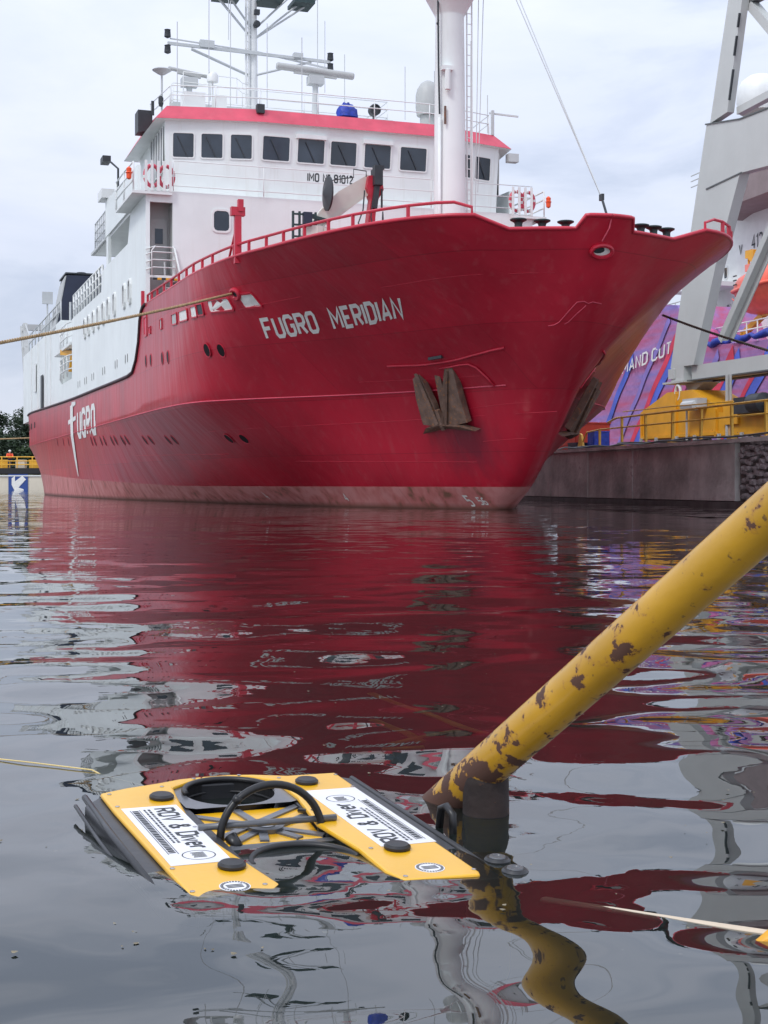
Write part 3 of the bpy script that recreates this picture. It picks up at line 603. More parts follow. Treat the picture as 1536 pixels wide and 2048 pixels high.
m=MB(); m.box((-15,6.05,13.9),(.1,.1,.9)); m.beam((-15.2,6.0,14.3),(-14.6,6.9,14.1),.06,.06); m.build('aerial_bracket',GREYW,ship)
MB().box((-14.8,6.75,12.6),(.3,.4,.3)).build('wing_lamp',GREYW,ship)
# signal mast
MX,MT=-26,-.42
mast=bpy.data.objects.new('signal_mast',None); COL.objects.link(mast); mast.parent=ship
m=MB(); m.tube([(MX,MT+.12,10),(MX,MT+.12,18.6),(MX,MT+.12,23)],[.24,.2,.15],12); m.tube([(MX+.2,MT-.22,13),(MX+.2,MT-.22,23)],.05,6); m.tube([(MX+.2,MT-.1,13),(MX+.2,MT-.1,23)],.04,6)
for k in range(34): m.box((MX+.22,MT-.16,13+k*.29),(.03,.22,.03))
m.build('mast_pole',paint('rust_spotted_white',(.72,.73,.72),.45,.06,1.3,rust=.2,rcol=(.3,.11,.04)),mast,smooth=True)
m=MB(); m.beam((MX+.3,-4.0,18.95),(MX+.3,3.05,18.82),.1,.12); m.beam((MX+.3,-3.9,19.15),(MX+.3,-.3,18.95),.05,.05); m.tube([(MX+.3,-3.0,18.8),(MX+.1,MT,17.95)],.06,6); m.tube([(MX+.3,2.2,18.75),(MX+.1,MT,17.95)],.05,6); m.beam((MX+.3,-.2,18.95),(MX+.3,2.9,18.55),.05,.07)
m.box((MX+.3,-2.35,19.05),(.3,.6,.3)); m.box((MX+.3,1.6,18.95),(.3,.4,.2)); m.build('yard_arm',GREYW,mast)
for t,z in((-4.0,19.35),(-4.0,18.7),(3.05,19.05),(3.05,18.6)):
    m=MB(); m.lathe([(.03,-.2),(.11,-.16),(.14,-.14),(.12,.12),(.14,.15),(.05,.18)],(MX+.3,t,z),10); m.build('signal_lamp',DARK,mast,smooth=True)
m=MB()
for t1,z1 in((-2.1,21.3),(-1.5,21.3),(1.9,21.4),(1.2,21.4),(2.6,21.6),(-2.6,21.9)): m.tube([(MX+.1,MT+.1,19.5 if abs(t1)>1.6 else 19.9),(MX+.3,t1,z1)],.045,6)
m.build('mast_strut',GREYW,mast)
for t,w_ in((-1.5,1.1),(.35,1.0),(1.75,.9)):
    m=MB(); m.box((MX+.3,t,21.15-.0*t),(1.2,w_,.16)); m.build('mast_platform',GREEN,mast)
m=MB(); m.lathe([(.12,-.15),(.15,.1),(.1,.14)],(MX+.35,MT+.2,20.1),12,'X'); m.build('mast_horn',DARK,mast)
MB().box((MX+.4,MT+.2,20.6),(.2,.22,.2)).build('mast_lamp',DARK,mast)
# foremast
fm=bpy.data.objects.new('foremast',None); COL.objects.link(fm); fm.parent=ship
m=MB(); m.lathe([(.47,5.45),(.455,8),(.43,11),(.40,13.7),(.42,13.75),(.75,14.35),(.95,14.5),(1.0,14.6),(1.0,14.7),(.4,14.72),(.38,16),(.34,19.5),(.02,19.6)],(-3.9,0,0),28); m.build('mast_column',WHITE,fm,smooth=True)
m=MB(); m.tube([(-3.6,-.42,5.5),(-3.6,-.42,10.8)],.05,7); m.build('mast_pipe',WHITE2,fm,smooth='all')
m=MB(); m.tube([(-3.6,-.42,10.9),(-3.6,-.45,12.2),(-3.6,-.47,14.3)],.028,6); m.tube([(-3.6,-.44,13.3),(-3.6,-.5,13.4),(-3.6,-.44,13.5)],.02,5); m.build('mast_cable',DARK,fm)
m=MB()
for y in(.47,.62): m.tube([(-3.75,y,5.5),(-3.75,y-.02,14.4)],.024,5)
for k in range(30): m.tube([(-3.75,.47,5.7+k*.29),(-3.75,.62,5.7+k*.29)],.012,4)
m.build('mast_ladder',WHITE2,fm)
m=MB(); m.tube([(-3.6,.75,14.5),(-3.6,.66,9.0),(-3.6,.6,7.0)],.012,4); m.tube([(-3.6,.9,14.5),(-3.6,.72,8.8)],.012,4); m.tube([(-3.6,.5,5.8),(-3.55,.5,13)],.02,4); m.build('mast_halyard',GREYW,fm)
m=MB(); m.box((-3.5,-.25,12.15),(.22,.3,.12)); m.lathe([(.08,-.3),(.08,.25)],(-3.42,-.25,11.85),8); m.build('mast_lamp',WHITE2,fm)
m=MB(); m.box((-3.48,-.3,10.85),(.03,.06,.5)); m.build('rust_stain_plate',RUSTY,fm)
# forestay
top=Vector((-3.5,0,18.0)); sh_=Vector((5.2,0,6.95)); foot=Vector((5.5,0,6.42))
m=MB(); m.tube([sh_,top],.016,5); m.tube([sh_,sh_.lerp(top,.5)+Vector((.09,0,.09)),top+Vector((.3,0,.1))],.016,5); m.build('forestay',GREYW,ship)
m=MB(); m.tube([foot,sh_],.03,6); m.box(sh_,(.14,.06,.14)); m.build('stay_shackle',DARK,ship)
m=MB(); m.tube([foot+Vector((.16,0,0)),(5.62,-.03,6.2),(5.4,-.09,5.95)],.016,5); m.build('stem_lashing',PINK,ship)
# deck crane
cr=bpy.data.objects.new('deck_crane',None); COL.objects.link(cr); cr.parent=ship
m=MB(); m.prism([(-8,-2.9,8.4),(-8,-2.6,8.85),(-8,-2.0,9.5),(-8,-1.05,10.08),(-8,-1.0,9.5),(-8,-1.9,8.8),(-8,-2.5,8.4)],(-.42,0,0)); m.beam((-7.97,-2.5,8.42),(-7.97,-1.0,9.52),.04,.06); m.lathe([(.45,5.45),(.38,8.4)],(-8.2,-2.7,0),14); m.box((-8.0,-2.0,8.1),(.3,1.0,.5)); m.build('crane_boom',paint('cream_crane_paint',(.6,.58,.52),.5,.08,2),cr)
m=MB(); m.prism([(-7.8,-1.2,8.0),(-7.8,-1.02,9.3),(-7.8,-1.16,9.65),(-7.8,-1.1,10.0),(-7.8,-.7,10.05),(-7.8,-.62,9.6),(-7.8,-.85,9.2),(-7.8,-.95,8.0)],(-.35,0,0)); m.box((-7.95,-1.08,6.8),(.3,.25,2.5)); m.build('crane_jib',RED,cr)
m=MB(); m.box((-7.78,-.85,9.95),(.4,.26,.5)); m.box((-7.78,-.8,10.25),(.25,.3,.12)); m.beam((-7.75,-.85,9.8),(-7.75,-.95,9.0),.16,.16); m.beam((-7.7,-.72,9.6),(-7.7,-.72,8.95),.05,.05); m.build('crane_sheave',DARK,cr)
m=MB(); m.lathe([(.05,-.12),(.2,-.06),(.52,0),(.52,.05),(.02,.07)],(-7.7,-2.45,9.35),18,'Y'); m.build('hose_reel',DARK,cr,smooth=True)
m=MB(); m.tube([(-7.75,-2.35,9.5),(-7.75,-2.35,9.75),(-7.75,-1.9,9.85),(-7.75,-1.6,9.9),(-7.75,-1.6,10.15),(-7.75,-1.2,10.12),(-7.75,-1.2,9.95)],.018,5); m.tube([(-7.6,-1.3,9.5),(-7.6,-1.35,8.9),(-7.6,-1.5,8.5),(-7.6,-1.25,8.2)],.022,5); m.tube([(-7.6,-1.05,9.2),(-7.6,-1.1,8.7),(-7.6,-1.0,8.3)],.02,5); m.build('crane_hose',DARK,cr)
m=MB()
for t in(-3.45,-3.25,-2.75): m.box((-7.9,t,7.7),(.08,.06,2.2))
for z in(8.05,8.4,8.72): m.box((-7.9,-3.1,z),(.07,.7,.05))
m.beam((-7.9,-3.0,8.7),(-7.9,-2.3,8.55),.1,.1); m.build('crane_controls_frame',GREEN,cr)
MB().box((-7.85,-3.02,8.6),(.2,.26,.35)).build('control_box',NAVY,cr)
m=MB(); m.lathe([(.03,7.9),(.1,8.0),(.06,8.15),(.02,8.9)],(-7.6,-.72,0),8); m.lathe([(.12,-.15),(.2,0),(.12,.15)],(-7.6,-.72,7.95),10,'X'); m.build('crane_hook',DARK,cr)
# davit post on the bulwark
m=MB(); m.box((-2.35,-6.42,6.95),(.16,.17,1.35)); m.box((-2.35,-6.42,7.6),(.18,.36,.22)); m.box((-2.3,-6.36,7.75),(.14,.14,.3)); m.beam((-3.5,-6.45,6.3),(-2.4,-6.42,7.3),.05,.05); m.build('davit_post',RED,ship)
MB().box((-13.75,-6.93,6.75),(.12,.2,.5)).build('bulwark_end_plate',RED,ship)
# rails of the boat deck, aft house, funnel
frame_rail('boat_deck_rail',[(-24.4,-6.85,8.3),(-34.2,-6.85,8.3)],(.4,.75,1.1),WHITE2,.04,step=.95,post_r=.05)
frame_rail('wing_aft_rail',[(-23.1,-6.85,10.3),(-26.6,-6.85,10.3),(-26.6,-5,10.3)],(.4,.75,1.1),GREYW,.03,step=.6)
MB().box((-25.2,-6.0,10.24),(4.0,1.9,.1)).build('wing_aft_deck',GREYW,ship)
m=MB(); m.box((-53,0,6.85),(22.8,13.3,4.45)); m.build('aft_house',WHITE,ship)
m=MB(); m.box((-38,0,5.05),(7.5,13.6,1.15)); m.build('boat_deck_bulwark',WHITE,ship)
for y in(-6.2,): 
    for z0,b_ in((5.75,0),(7.3,1)):
        frame_rail('boat_gallery_rail',[(-34.3,y-.5,z0),(-36,y-.75,z0),(-39,y-.75,z0),(-41.4,y-.4,z0)],(.35,.7,1.0),WHITE2,.035,step=1.6)
    MB().box((-38,-6.2,7.2),(7,1.6,.12)).build('gallery_deck',WHITE2,ship)
m=MB(); m.beam((-36.3,-6.6,6.0),(-36.3,-6.5,6.9),.5,.25); m.beam((-36.3,-6.5,6.9),(-38.2,-6.9,7.1),.3,.25); m.build('boat_davit',YEL,ship)
for s_,z0,z1,w_ in((-55.3,6.2,7.9,1.0),(-51.0,4.9,6.9,1.1)): MB().box((s_,-6.72,(z0+z1)/2),(w_,.04,z1-z0)).build('cargo_door',[DARK if s_>-52 else WHITE2],ship)
for s_ in(-57.5,-53.2,-48.6,-46.0): MB().box((s_,-6.73,6.85),(.06,.06,4.4)).build('house_stiffener',WHITE2,ship)
frame_rail('aft_house_rail',[(-42,-6.6,9.1),(-50,-6.6,9.1),(-60.5,-6.6,9.1)],(.5,1.0),GREYW,.04,step=2)
m=MB()
for k in range(16):
    s_=-44-k*1.0; m.tube([(s_,-5.9,9.1),(s_,-5.9,10.2+random.random()*.6),(s_-.7,-5.4,10.4+random.random()*.3)],.07,5)
for k in range(5): m.lathe([(.1,-.6),(.5,-.5),(.5,.5),(.1,.6)],(-47-k*2.6,-5.0,9.7),10,'Y')
m.build('winch_gear',GREYW,ship)
m=MB(); m.prism([(-44,-6.6,8.9),(-44,-6.08,11.75),(-44,-2.8,11.8),(-44,-2.4,8.9)],(-3.0,0,0)); m.build('funnel',NAVY,ship)
m=MB(); m.prism([(-44.01,-6.68,8.9),(-44.01,-6.16,11.7),(-46.9,-6.16,11.5),(-46.9,-6.68,8.9)],(0,.06,0)); m.build('funnel_side',GREYIN,ship)
m=MB(); m.lathe([(.25,11.7),(.25,12.05)],(-45,-5.2,0),10); m.lathe([(.18,11.7),(.18,11.95)],(-45,-4.0,0),10); m.box((-45.5,-4.4,11.85),(3.1,3.5,.08)); m.build('funnel_cap',DARK,ship)
m=MB(); m.tube([(-52,-6.3,9),(-52,-6.3,11.2)],.05,6); m.box((-52,-6.3,11.5),(.2,.6,.7)); m.build('deck_floodlight',GREYW,ship)
m=MB(); m.tube([(-19.8,-6.9,11.6),(-19.8,-6.9,12.3),(-20.2,-7.1,12.6)],.04,6); m.box((-20.6,-7.25,12.75),(.7,.3,.22)); m.build('wing_floodlight',DARK,ship)
m=MB()
for ds in(0,2.2): m.beam((-64.3+ds*.4,-6.3,5.0),(-69.5+ds,-6.3,11.6),.3,.25)
for k in range(5): m.beam((-65.3-k*1.0,-6.3,6.2+k*1.28),(-63.9-k*.75,-6.3,6.0+k*1.3),.12,.12)
m.beam((-69.5,-6.3,11.6),(-69.5,6.3,11.6),.4,.4); m.beam((-64.3,6.3,5),(-69.5,6.3,11.6),.3,.25); m.beam((-67.3,-6.3,11.6),(-61,-6.2,9.1),.1,.1)
m.build('stern_gantry',GREYIN,ship)
# ------------------------------------------------------------------ mooring ropes
def SW(s,t,z): 
    u=Vector((math.sin(PSI),-math.cos(PSI),0)); q=Vector((math.cos(PSI),math.sin(PSI),0)); return Vector((3.10,36.33,0))+u*s+q*t+Vector((0,0,z))
def rope(a,b,sag,r,mat,label,strands=3,pitch=.28,ext=0):
    a,b=Vector(a),Vector(b); L=(b-a).length; k=int(L/.045) if strands>1 else 40; d=(b-a).normalized(); x=d.cross(Vector((0,0,1))).normalized(); y=x.cross(d); m=MB()
    def at(f): return a.lerp(b,f)-Vector((0,0,sag*4*f*(1-f)))
    if strands==1: m.tube([at(i/k) for i in range(k+1)],r,6)
    else:
        for j in range(strands):
            m.tube([at(i/k)+(x*math.cos(2*math.pi*(i/k*L/pitch+j/strands))+y*math.sin(2*math.pi*(i/k*L/pitch+j/strands)))*r*.62 for i in range(k+1)],r*.5,6)
    return tag(m.build('mooring_rope',mat,None,smooth='all'),label,'rope')
rope(SW(-3.25,-6.38,5.62),(-9.3,17.0,1.55),.12,.034,ROPE,'thick tan twisted mooring rope from the bow fairlead across the white side')
rope(SW(-3.3,6.4,5.55),(13.35,26.3,1.95),.35,.036,ROPED,'dark mooring rope stretched from the far bow side past the grey gantry leg')
rope(SW(-63.5,-5.8,3.7),(-46,118,4.3),.15,.05,ROPE,'thin brown stern rope leading from the ship to the shore below the trees',1)
# ------------------------------------------------------------------ right-hand quay
E0=Vector((6.7,54.7,0)); ED=Vector((.2331,-.9725,0)); EN=Vector((.9725,.2331,0))
def Q(l,o,z): return E0+ED*l+EN*o+Vector((0,0,z))
QA=math.atan2(ED.y,ED.x)
CONC=paint('stained_concrete',(.6,.56,.53),.85,.35,.9,streak=.6,rust=.42,rcol=(.6,.52,.5),dirt=(.36,.3,.27),bump=.03,bscale=5,sstretch=.5)
CONC2=paint('wet_concrete',(.13,.11,.105),.6,.3,2,bump=.02)
STONE=paint('rubble_stone',(.33,.28,.28),.9,.35,6,bump=.03,bscale=12)
DECK=paint('quay_deck',(.12,.1,.095),.9,.2,1)
m=MB(); m.prism([Q(-75,.32,-3),Q(45,.32,-3),Q(45,60,-3),Q(-75,60,-3)],(0,0,4.83)); quay=tag(m.build('quay',DECK),kind='structure')
l=-75
k=0
while l<14.2:
    w_=min(4.1+.5*math.sin(k*2.3),14.25-l); m=MB(); off=.03*math.sin(k*5.1)
    m.prism([Q(l+.02,off,.16),Q(l+w_-.02,off,.16),Q(l+w_-.02,.3+off*0,.16),Q(l+.02,.3,.16)],(0,0,1.66)); m.build('wall_panel',CONC,quay); l+=w_; k+=1
m=MB(); m.prism([Q(-75,-.12,-2.9),Q(45,-.12,-2.9),Q(45,.3,-2.9),Q(-75,.3,-2.9)],(0,0,3.03)); m.build('wall_ledge',CONC2,quay)
m=MB(); m.prism([Q(-75,-.06,1.83),Q(45,-.06,1.83),Q(45,.45,1.83),Q(-75,.45,1.83)],(0,0,.12)); m.build('coping',CONC,quay)
m=MB(); m.prism([Q(14.3,.14,.14),Q(45,.14,.14),Q(45,.3,.14),Q(14.3,.3,.14)],(0,0,1.68)); m.build('backing_wall',CONC2,quay)
def stone_mesh(seed):
    r=random.Random(seed); b=bmesh.new(); bmesh.ops.create_icosphere(b,subdivisions=1,radius=.5)
    for v in b.verts: v.co*=r.uniform(.8,1.15); v.co.z*=1; v.co=Vector((max(-.45,min(.45,v.co.x)),max(-.45,min(.45,v.co.y)),max(-.42,min(.42,v.co.z))))
    me=bpy.data.meshes.new('stone'); b.to_mesh(me); b.free(); me.materials.append(STONE); return me
SM=[stone_mesh(i) for i in range(5)]
z=.2
while z<1.8:
    l=14.4+random.random()*.1; h_=random.uniform(.16,.24)
    while l<23.5:
        w_=random.uniform(.22,.42); o=bpy.data.objects.new('stone',random.choice(SM)); COL.objects.link(o); o.parent=quay
        o.location=Q(l+w_/2,.12+random.uniform(-.03,.03),z+h_/2+random.uniform(-.05,.05)); o.rotation_euler=(0,random.uniform(-.35,.35),QA); o.scale=(w_*random.uniform(.95,1.25),.3,h_*random.uniform(1,1.5)); l+=w_
    z+=h_
# rail along the quay edge
qr=empty('quay_railing',Q(0,.5,1.95),QA,'yellow tubular railing along the edge of the dark concrete quay','railing')
RY=paint('worn_yellow_rail',(.66,.38,.05),.5,.15,3,rust=.18,rcol=(.12,.05,.03))
inv=qr.matrix_world.inverted() if False else None
def ql(l,z): return (l,0,z)
rl=[(-1,0.05),(1.2,.5),(3.0,.62)]
m=MB(); m.tube([ql(.9,.05),ql(1.6,.62),ql(2.9,.68),ql(45,.68)],.03,6); m.build('mid_rail',RY,qr,smooth='all')
m=MB(); m.tube([ql(3.6,.9),ql(4.4,1.03),ql(20,1.06),ql(45,1.06)],.038,6); m.tube([ql(5,1.22),ql(9,1.2),ql(13.2,1.12)],.02,5); m.build('top_rail',RY,qr,smooth='all')
m=MB(); m.box((0,0,.53),(.09,.07,1.06)); m.box((0,0,.03),(.3,.2,.06)); p0=m.build('railing_post',RY,qr); p0.location=(4.9,0,0)
for i in range(1,20): q=inst(p0,qr,(4.9+2.05*i,0,0)); q.rotation_euler=(.0,R(random.uniform(-4,4)),0)
q=inst(p0,qr,(2.85,0,0),scale=(1,1,.65)); m=MB(); m.prism([(0.7,-.04,0),(1.3,-.04,0),(1.1,-.04,.55),(.95,-.04,.6)],(0,.08,0)); m.build('end_bracket',RY,qr)
# hoses and clutter on the coping
for i,(a,b,zz) in enumerate([(1,12,2.0),(5,22,2.04),(-2,6,2.0)]):
    m=MB(); m.tube([Q(a+(b-a)*t,.2+.12*math.sin(7*t+i),zz+.03*math.sin(19*t+i)) for t in np.linspace(0,1,40)],.03,5)
    tag(m.build('hose',BLACKR,smooth='all'),['long black hose lying along the quay edge under the railing','black hose on the near stretch of the quay edge','short black hose at the far end of the quay railing'][i],'hose','hoses on the quay edge')
def qbox(name,l,o,z,d,mat,label,cat,group=None):
    m=MB(); m.box((0,0,d[2]/2),d); m.box((0,0,d[2]+.02),(d[0]*1.04,d[1]*1.04,.05)); m.box((0,-d[1]/2-.012,d[2]*.55),(d[0]*.7,.02,d[2]*.5))
    b=m.build(name,mat); b.location=Q(l,o,z); b.rotation_euler=(0,0,QA); return tag(b,label,cat,group)
REDC=paint('red_container_paint',(.62,.05,.02),.5,.1,2)
qbox('storage_box',-2.6,2.0,1.84,(2.4,1.3,1.2),REDC,'bright red storage box on the quay behind the ship bow','box')
qbox('blue_crate',1.0,1.2,1.84,(.7,.6,.75),BLUE,'blue covered crate beside the red box at the quay end','crate')
qbox('fender_bag',-.2,.9,1.84,(.9,.6,.35),NAVY,'dark blue bag lying at the far end of the quay railing','bag')
# ------------------------------------------------------------------ gantry crane
G0=Vector((12.,58,0)); GA=math.atan2(-.95,.31)
gn=empty('gantry_crane',G0,GA,'tall grey portal gantry crane with a sloping leg standing behind the ship bow','crane')
GG=paint('gantry_grey',(.5,.52,.5),.5,.05,.6,bump=.01,bscale=2,streak=.15,dirt=(.4,.38,.33))
GGD=paint('gantry_dark',(.1,.11,.11),.5,.1,2)
# local frame: x along the quay towards the camera, y inland (negative = water side is +? ) 
def gprism(poly,th,name,mat=GG,y0=0,par=gn): return MB().prism([(a,y0,b) for a,b in poly],(0,th,0)).build(name,mat,par)
leg=gprism([(-.76,5.40),(1.07,5.40),(2.76,9.16),(4.46,12.34),(4.46,14.34),(2.06,14.72)],.42,'portal_leg')
gprism([(4.46,12.34),(16,11.6),(16,12.6),(16,14.0),(4.46,14.34)],.42,'portal_beam')
m=MB(); m.beam((2.06,-.02,12.2),(4.6,-.02,12.33),.03,.05); m.beam((2.0,-.02,14.74),(16,-.02,13.1+.0),.03,.04) if 0 else None; m.beam((2.0,.21,14.75),(4.46,.21,14.37),.5,.05); m.beam((4.46,.21,14.37),(16,.21,14.03),.5,.05); m.build('beam_flange',GGD,gn)
gprism([(2.15,14.76),(3.4,14.9),(4.33,18.45),(5.5,22.5),(4.6,22.5),(3.48,19.16)],.3,'tower_leg',y0=.1)
m=MB(); 
for z0,z1,x0 in((15.3,16.4,3.6),(16.9,17.6,3.95),(17.9,18.4,4.2)): m.beam((x0+.0,.0+.07,z0),(x0+(z1-z0)*.26,.07,z1),.08,.06)
m.build('tower_slot',DARK,gn)
m=MB(); m.beam((4.2,.6,18.9),(8.6,.6,14.6),.35,.35); m.build('tower_brace',GG,gn)
m=MB(); m.beam((3.5,.6,14.95),(9.5,.6,15.2),.3,.28); m.build('tower_brace',GG,gn)
m=MB(); m.beam((4.3,.6,18.95),(11,.6,18.7),.35,.3); m.build('top_chord',GGD,gn)
m=MB(); m.beam((2.15,.75,6.3),(6.9,.75,11.6),.24,.1); m.beam((2.05,.6,6.3),(6.8,.6,11.6),.05,.3); m.beam((2.35,.9,6.3),(7.1,.9,11.6),.05,.3); m.build('leg_brace',GG,gn)
m=MB(); m.prism([(.6,.2,4.82),(16,.2,4.82),(16,.2,5.40),(.6,.2,5.40)],(0,1.2,0)); m.build('sill_beam',GG,gn)
m=MB(); m.beam((.6,.15,4.79),(16,.15,4.79),.35,.05); m.beam((.8,1.2,4.79),(16,1.2,4.79),.35,.05); m.build('sill_flange',GGD,gn)
m=MB(); m.box((-.2,.7,5.1),(1.0,1.4,.62)); m.box((-.3,.7,4.78),(1.7,1.7,.08)); m.prism([(-.3,.4,4.72),(1.2,.4,4.72),(.5,.4,4.4),(.0,.4,4.4)],(0,.7,0)); m.box((-.62,-.02,5.15),(.5,.06,.4)); m.build('leg_foot',GG,gn)
m=MB(); K=14; m.tube([(-.05+.2*math.cos(2*math.pi*j/K),-.05,4.35+.3*math.sin(2*math.pi*j/K)) for j in range(K)],.07,6,closed=True); m.build('lifting_eye',WHITE2,gn,smooth='all')
bg_=[(-3.15,2.5),(-3.15,3.68),(-.85,4.4),(1.1,4.4),(3.05,3.65),(3.05,2.5)]
m=MB(); m.prism([(a,-.1,b) for a,b in bg_],(0,1.6,0)); m.build('bogie_housing',YEL,gn)
m=MB(); m.box((-.1,-.14,3.4),(.16,.08,1.8)); m.box((-3.0,-.14,3.05),(.1,.06,1.1)); m.box((2.95,-.14,3.0),(.1,.06,1.1)); m.box((.1,-.14,2.6),(6.1,.06,.12)); m.build('housing_rib',YEL,gn)
m=MB(); m.box((4.7,.5,2.95),(3.2,1.2,.9)); m.box((4.1,.3,3.35),(1.0,1.0,.9)); m.box((8.4,.5,2.8),(3.4,1.2,.8)); m.box((12.6,.5,2.8),(3.4,1.2,.8)); m.build('wheel_frame',YEL,gn)
for x in(-2.4,-1.0,.8,2.3,4.2,5.8,7.6,9.2,11.8,13.5):
    m=MB(); m.lathe([(.05,-.12),(.3,-.1),(.3,.1),(.05,.12)],(x,-.12,2.15),14,'Y'); m.build('bogie_wheel',DARK,gn,smooth=True)
for x in(-2.9,-1.6,.1,1.5,3.3,4.9): MB().box((x,-.2,2.2),(.16,.08,.75)).build('wheel_strut',GREYIN,gn)
m=MB(); m.box((1.75,-.35,3.82),(1.1,.45,.36)); m.lathe([(.05,-.5),(.2,-.45),(.2,.45),(.05,.5)],(1.75,-.55,3.72),10,'X'); m.box((1.15,-.35,3.0),(.06,.06,1.4)); m.build('work_lamp',GREYW,gn)
m=MB(); m.box((5.6,.0,3.55),(1.6,1.0,.6)); m.lathe([(.05,-.6),(.34,-.5),(.36,.3),(.05,.45)],(6.4,-.4,3.6),14,'X'); m.lathe([(.05,-.6),(.3,-.5),(.3,.3),(.05,.45)],(8.0,-.4,3.5),14,'X'); m.box((7.2,.2,3.4),(1.6,1,.5)); m.build('drive_motor',DARK,gn,smooth=True)
m=MB(); m.tube([(3.75,-.1,4.8),(3.75,-.1,2.4)],.09,6); m.tube([(3.98,-.1,4.8),(3.98,-.1,2.4)],.05,6); m.build('cable_post',GREYIN,gn)
# rail under the gantry
m=MB(); m.box((4,0,1.9),(60,.3,.12)); o=m.build('crane_track',RUSTY); o.location=G0; o.rotation_euler=(0,0,GA); tag(o,'low rusty crane track on the quay under the yellow bogie','track')
# ------------------------------------------------------------------ second ship, wrapped in coloured netting
s2=empty('netted_ship',(12.8,88,0),math.atan2(-.965,.263),'docked ship with its bow wrapped in purple netting and a white superstructure','ship')
def net_mat():
    m=paint('purple_netting',(.42,.1,.25),.75,.25,.7,streak=.0,bump=.12,bscale=1.2); t=m.node_tree; L=t.links.new; b=next(n for n in t.nodes if n.type=='BSDF_PRINCIPLED')
    c=N(t,'ShaderNodeTexCoord'); mp=N(t,'ShaderNodeMapping'); mp.inputs['Rotation'].default_value=(0,R(50),0); mp.inputs['Scale'].default_value=(.08,.6,1.1); L(c.outputs['Object'],mp.inputs[0])
    n=N(t,'ShaderNodeTexNoise'); n.inputs['Scale'].default_value=1.6; n.inputs['Detail'].default_value=4; L(mp.outputs[0],n.inputs[0])
    r=N(t,'ShaderNodeValToRGB'); e=r.color_ramp.elements; e[0].position=.34; e[0].color=(.26,.2,.52,1); e[1].position=.68; e[1].color=(.52,.12,.24,1); k=e.new(.5); k.color=(.42,.19,.42,1); L(n.outputs['Fac'],r.inputs[0]); L(r.outputs[0],b.inputs['Base Color'])
    return m
NET=net_mat()
HP2=[(1.2,4.25),(5.5,6.85),(9.92,9.63),(11.3,10.3),(13.2,10.0),(13.96,7.7),(20.7,7.4),(42,7.4),(42,1.9),(0.6,1.9),(.4,3.0)]
def s2y(x,z): return .03*math.sin(x*1.3+z*.9)+(z-4)*-.12
m=MB(); V=[];nx,nz=60,14; F=[]
def topz(x):
    pts=[(-1.6,3.2),(-.6,4.3),(4.3,6.9),(9.92,9.63),(11.3,10.3),(13.2,10.0),(13.96,7.75),(20.7,7.45),(42,7.4)]
    for (a,b),(c,d) in zip(pts,pts[1:]):
        if x<=c: return b+(d-b)*(x-a)/(c-a)
    return 7.4
for i in range(nx+1):
    x=-1.6+(42+1.6)*(i/nx)**1.6; zt=topz(x)
    for j in range(nz+1):
        z=1.88+(zt-1.88)*j/nz; V.append((x,s2y(x,z),z))
F=[(i*(nz+1)+j,(i+1)*(nz+1)+j,(i+1)*(nz+1)+j+1,i*(nz+1)+j+1) for i in range(nx) for j in range(nz)]
m.add(V,F)
V2=[(x,y+12 if x>12 else y+max(.6,x),z) for x,y,z in V]; m.add(V2,[(a,b,c,d) for a,b,c,d in F])
tp=[V[i*(nz+1)+nz] for i in range(nx+1)]; tq=[V2[i*(nz+1)+nz] for i in range(nx+1)]; n=nx+1
m.add(tp+tq,[(i,i+1,n+i+1,n+i) for i in range(nx)])
m.add([V[j] for j in range(nz+1)]+[V2[j] for j in range(nz+1)],[(j,j+1,nz+2+j,nz+1+j) for j in range(nz)])
s2h=m.build('netted_hull',NET,s2,smooth='all')
NB=paint('blue_netting',(.09,.14,.6),.7,.2,1); NR=paint('red_netting',(.68,.05,.1),.7,.2,1); NV=paint('violet_netting',(.27,.2,.55),.7,.2,1); NP=paint('pink_netting',(.55,.12,.3),.7,.2,1)
strips=[(1.5,9,.45,NB,3.2),(3.2,12,.35,NV,2.4),(4.6,13.4,.4,NR,2.0),(5.3,14,.6,NB,1.95),(8.2,15,.22,NP,1.95),(7.1,16,.3,NR,1.95),(10.4,18,.4,NV,1.95),(12.2,19.5,.6,NR,1.95),(13.3,20.5,.8,NB,1.95),(15.2,21,.3,NR,1.95),(16.1,22.5,.8,NB,1.95),(18,24,.35,NP,1.95),(19.6,25,.7,NB,1.95),(21,27,.5,NV,1.95)]
for x0,x1,w_,mt,z0 in strips:
    V=[]; K=30
    for i in range(K+1):
        f=i/K; x=x0+(x1-x0)*f; z=z0+(x-x0)*.78+.12*math.sin(f*3)
        if z+w_*1.2>topz(x)-.05: break
        for q in(0,1): V.append((x,s2y(x,z+q*w_)-.06,z+q*w_*1.2))
    n=len(V)//2
    if n>1: MB().add(V,[(2*i,2*i+2,2*i+3,2*i+1) for i in range(n-1)]).build('net_strip',mt,s2h,smooth='all')
for uo,wd_ in((0,'MAND'),(4.16,'CUTT')):
    mb,_=lettering(wd_,lambda u,v,k:(5.5+(u+uo)*.93+v*.1,s2y(5.5+(u+uo)*.93,7.6)-.1-.004*k,7.0+(u+uo)*.1+v*.62),.17,.32); mb.build('name_word',LETTER,s2h)
m=MB(); m.lathe([(.05,0),(.5,.1),(.62,.5),(.4,1.0),(.05,1.15)],(1.1,.1,3.3),9); m.build('ice_blue_bundle',paint('pale_blue_sheet',(.35,.6,.8),.5,.2,3),s2h)
m=MB()
m.tube([(13.4+i*.5,-.4+.1*math.sin(i*1.7),7.75+.1*math.sin(i*2.1)) for i in range(40)],[.16+.06*math.sin(i*1.3) for i in range(40)],7); m.build('tarpaulin_roll',BLUE,s2h,smooth='all')
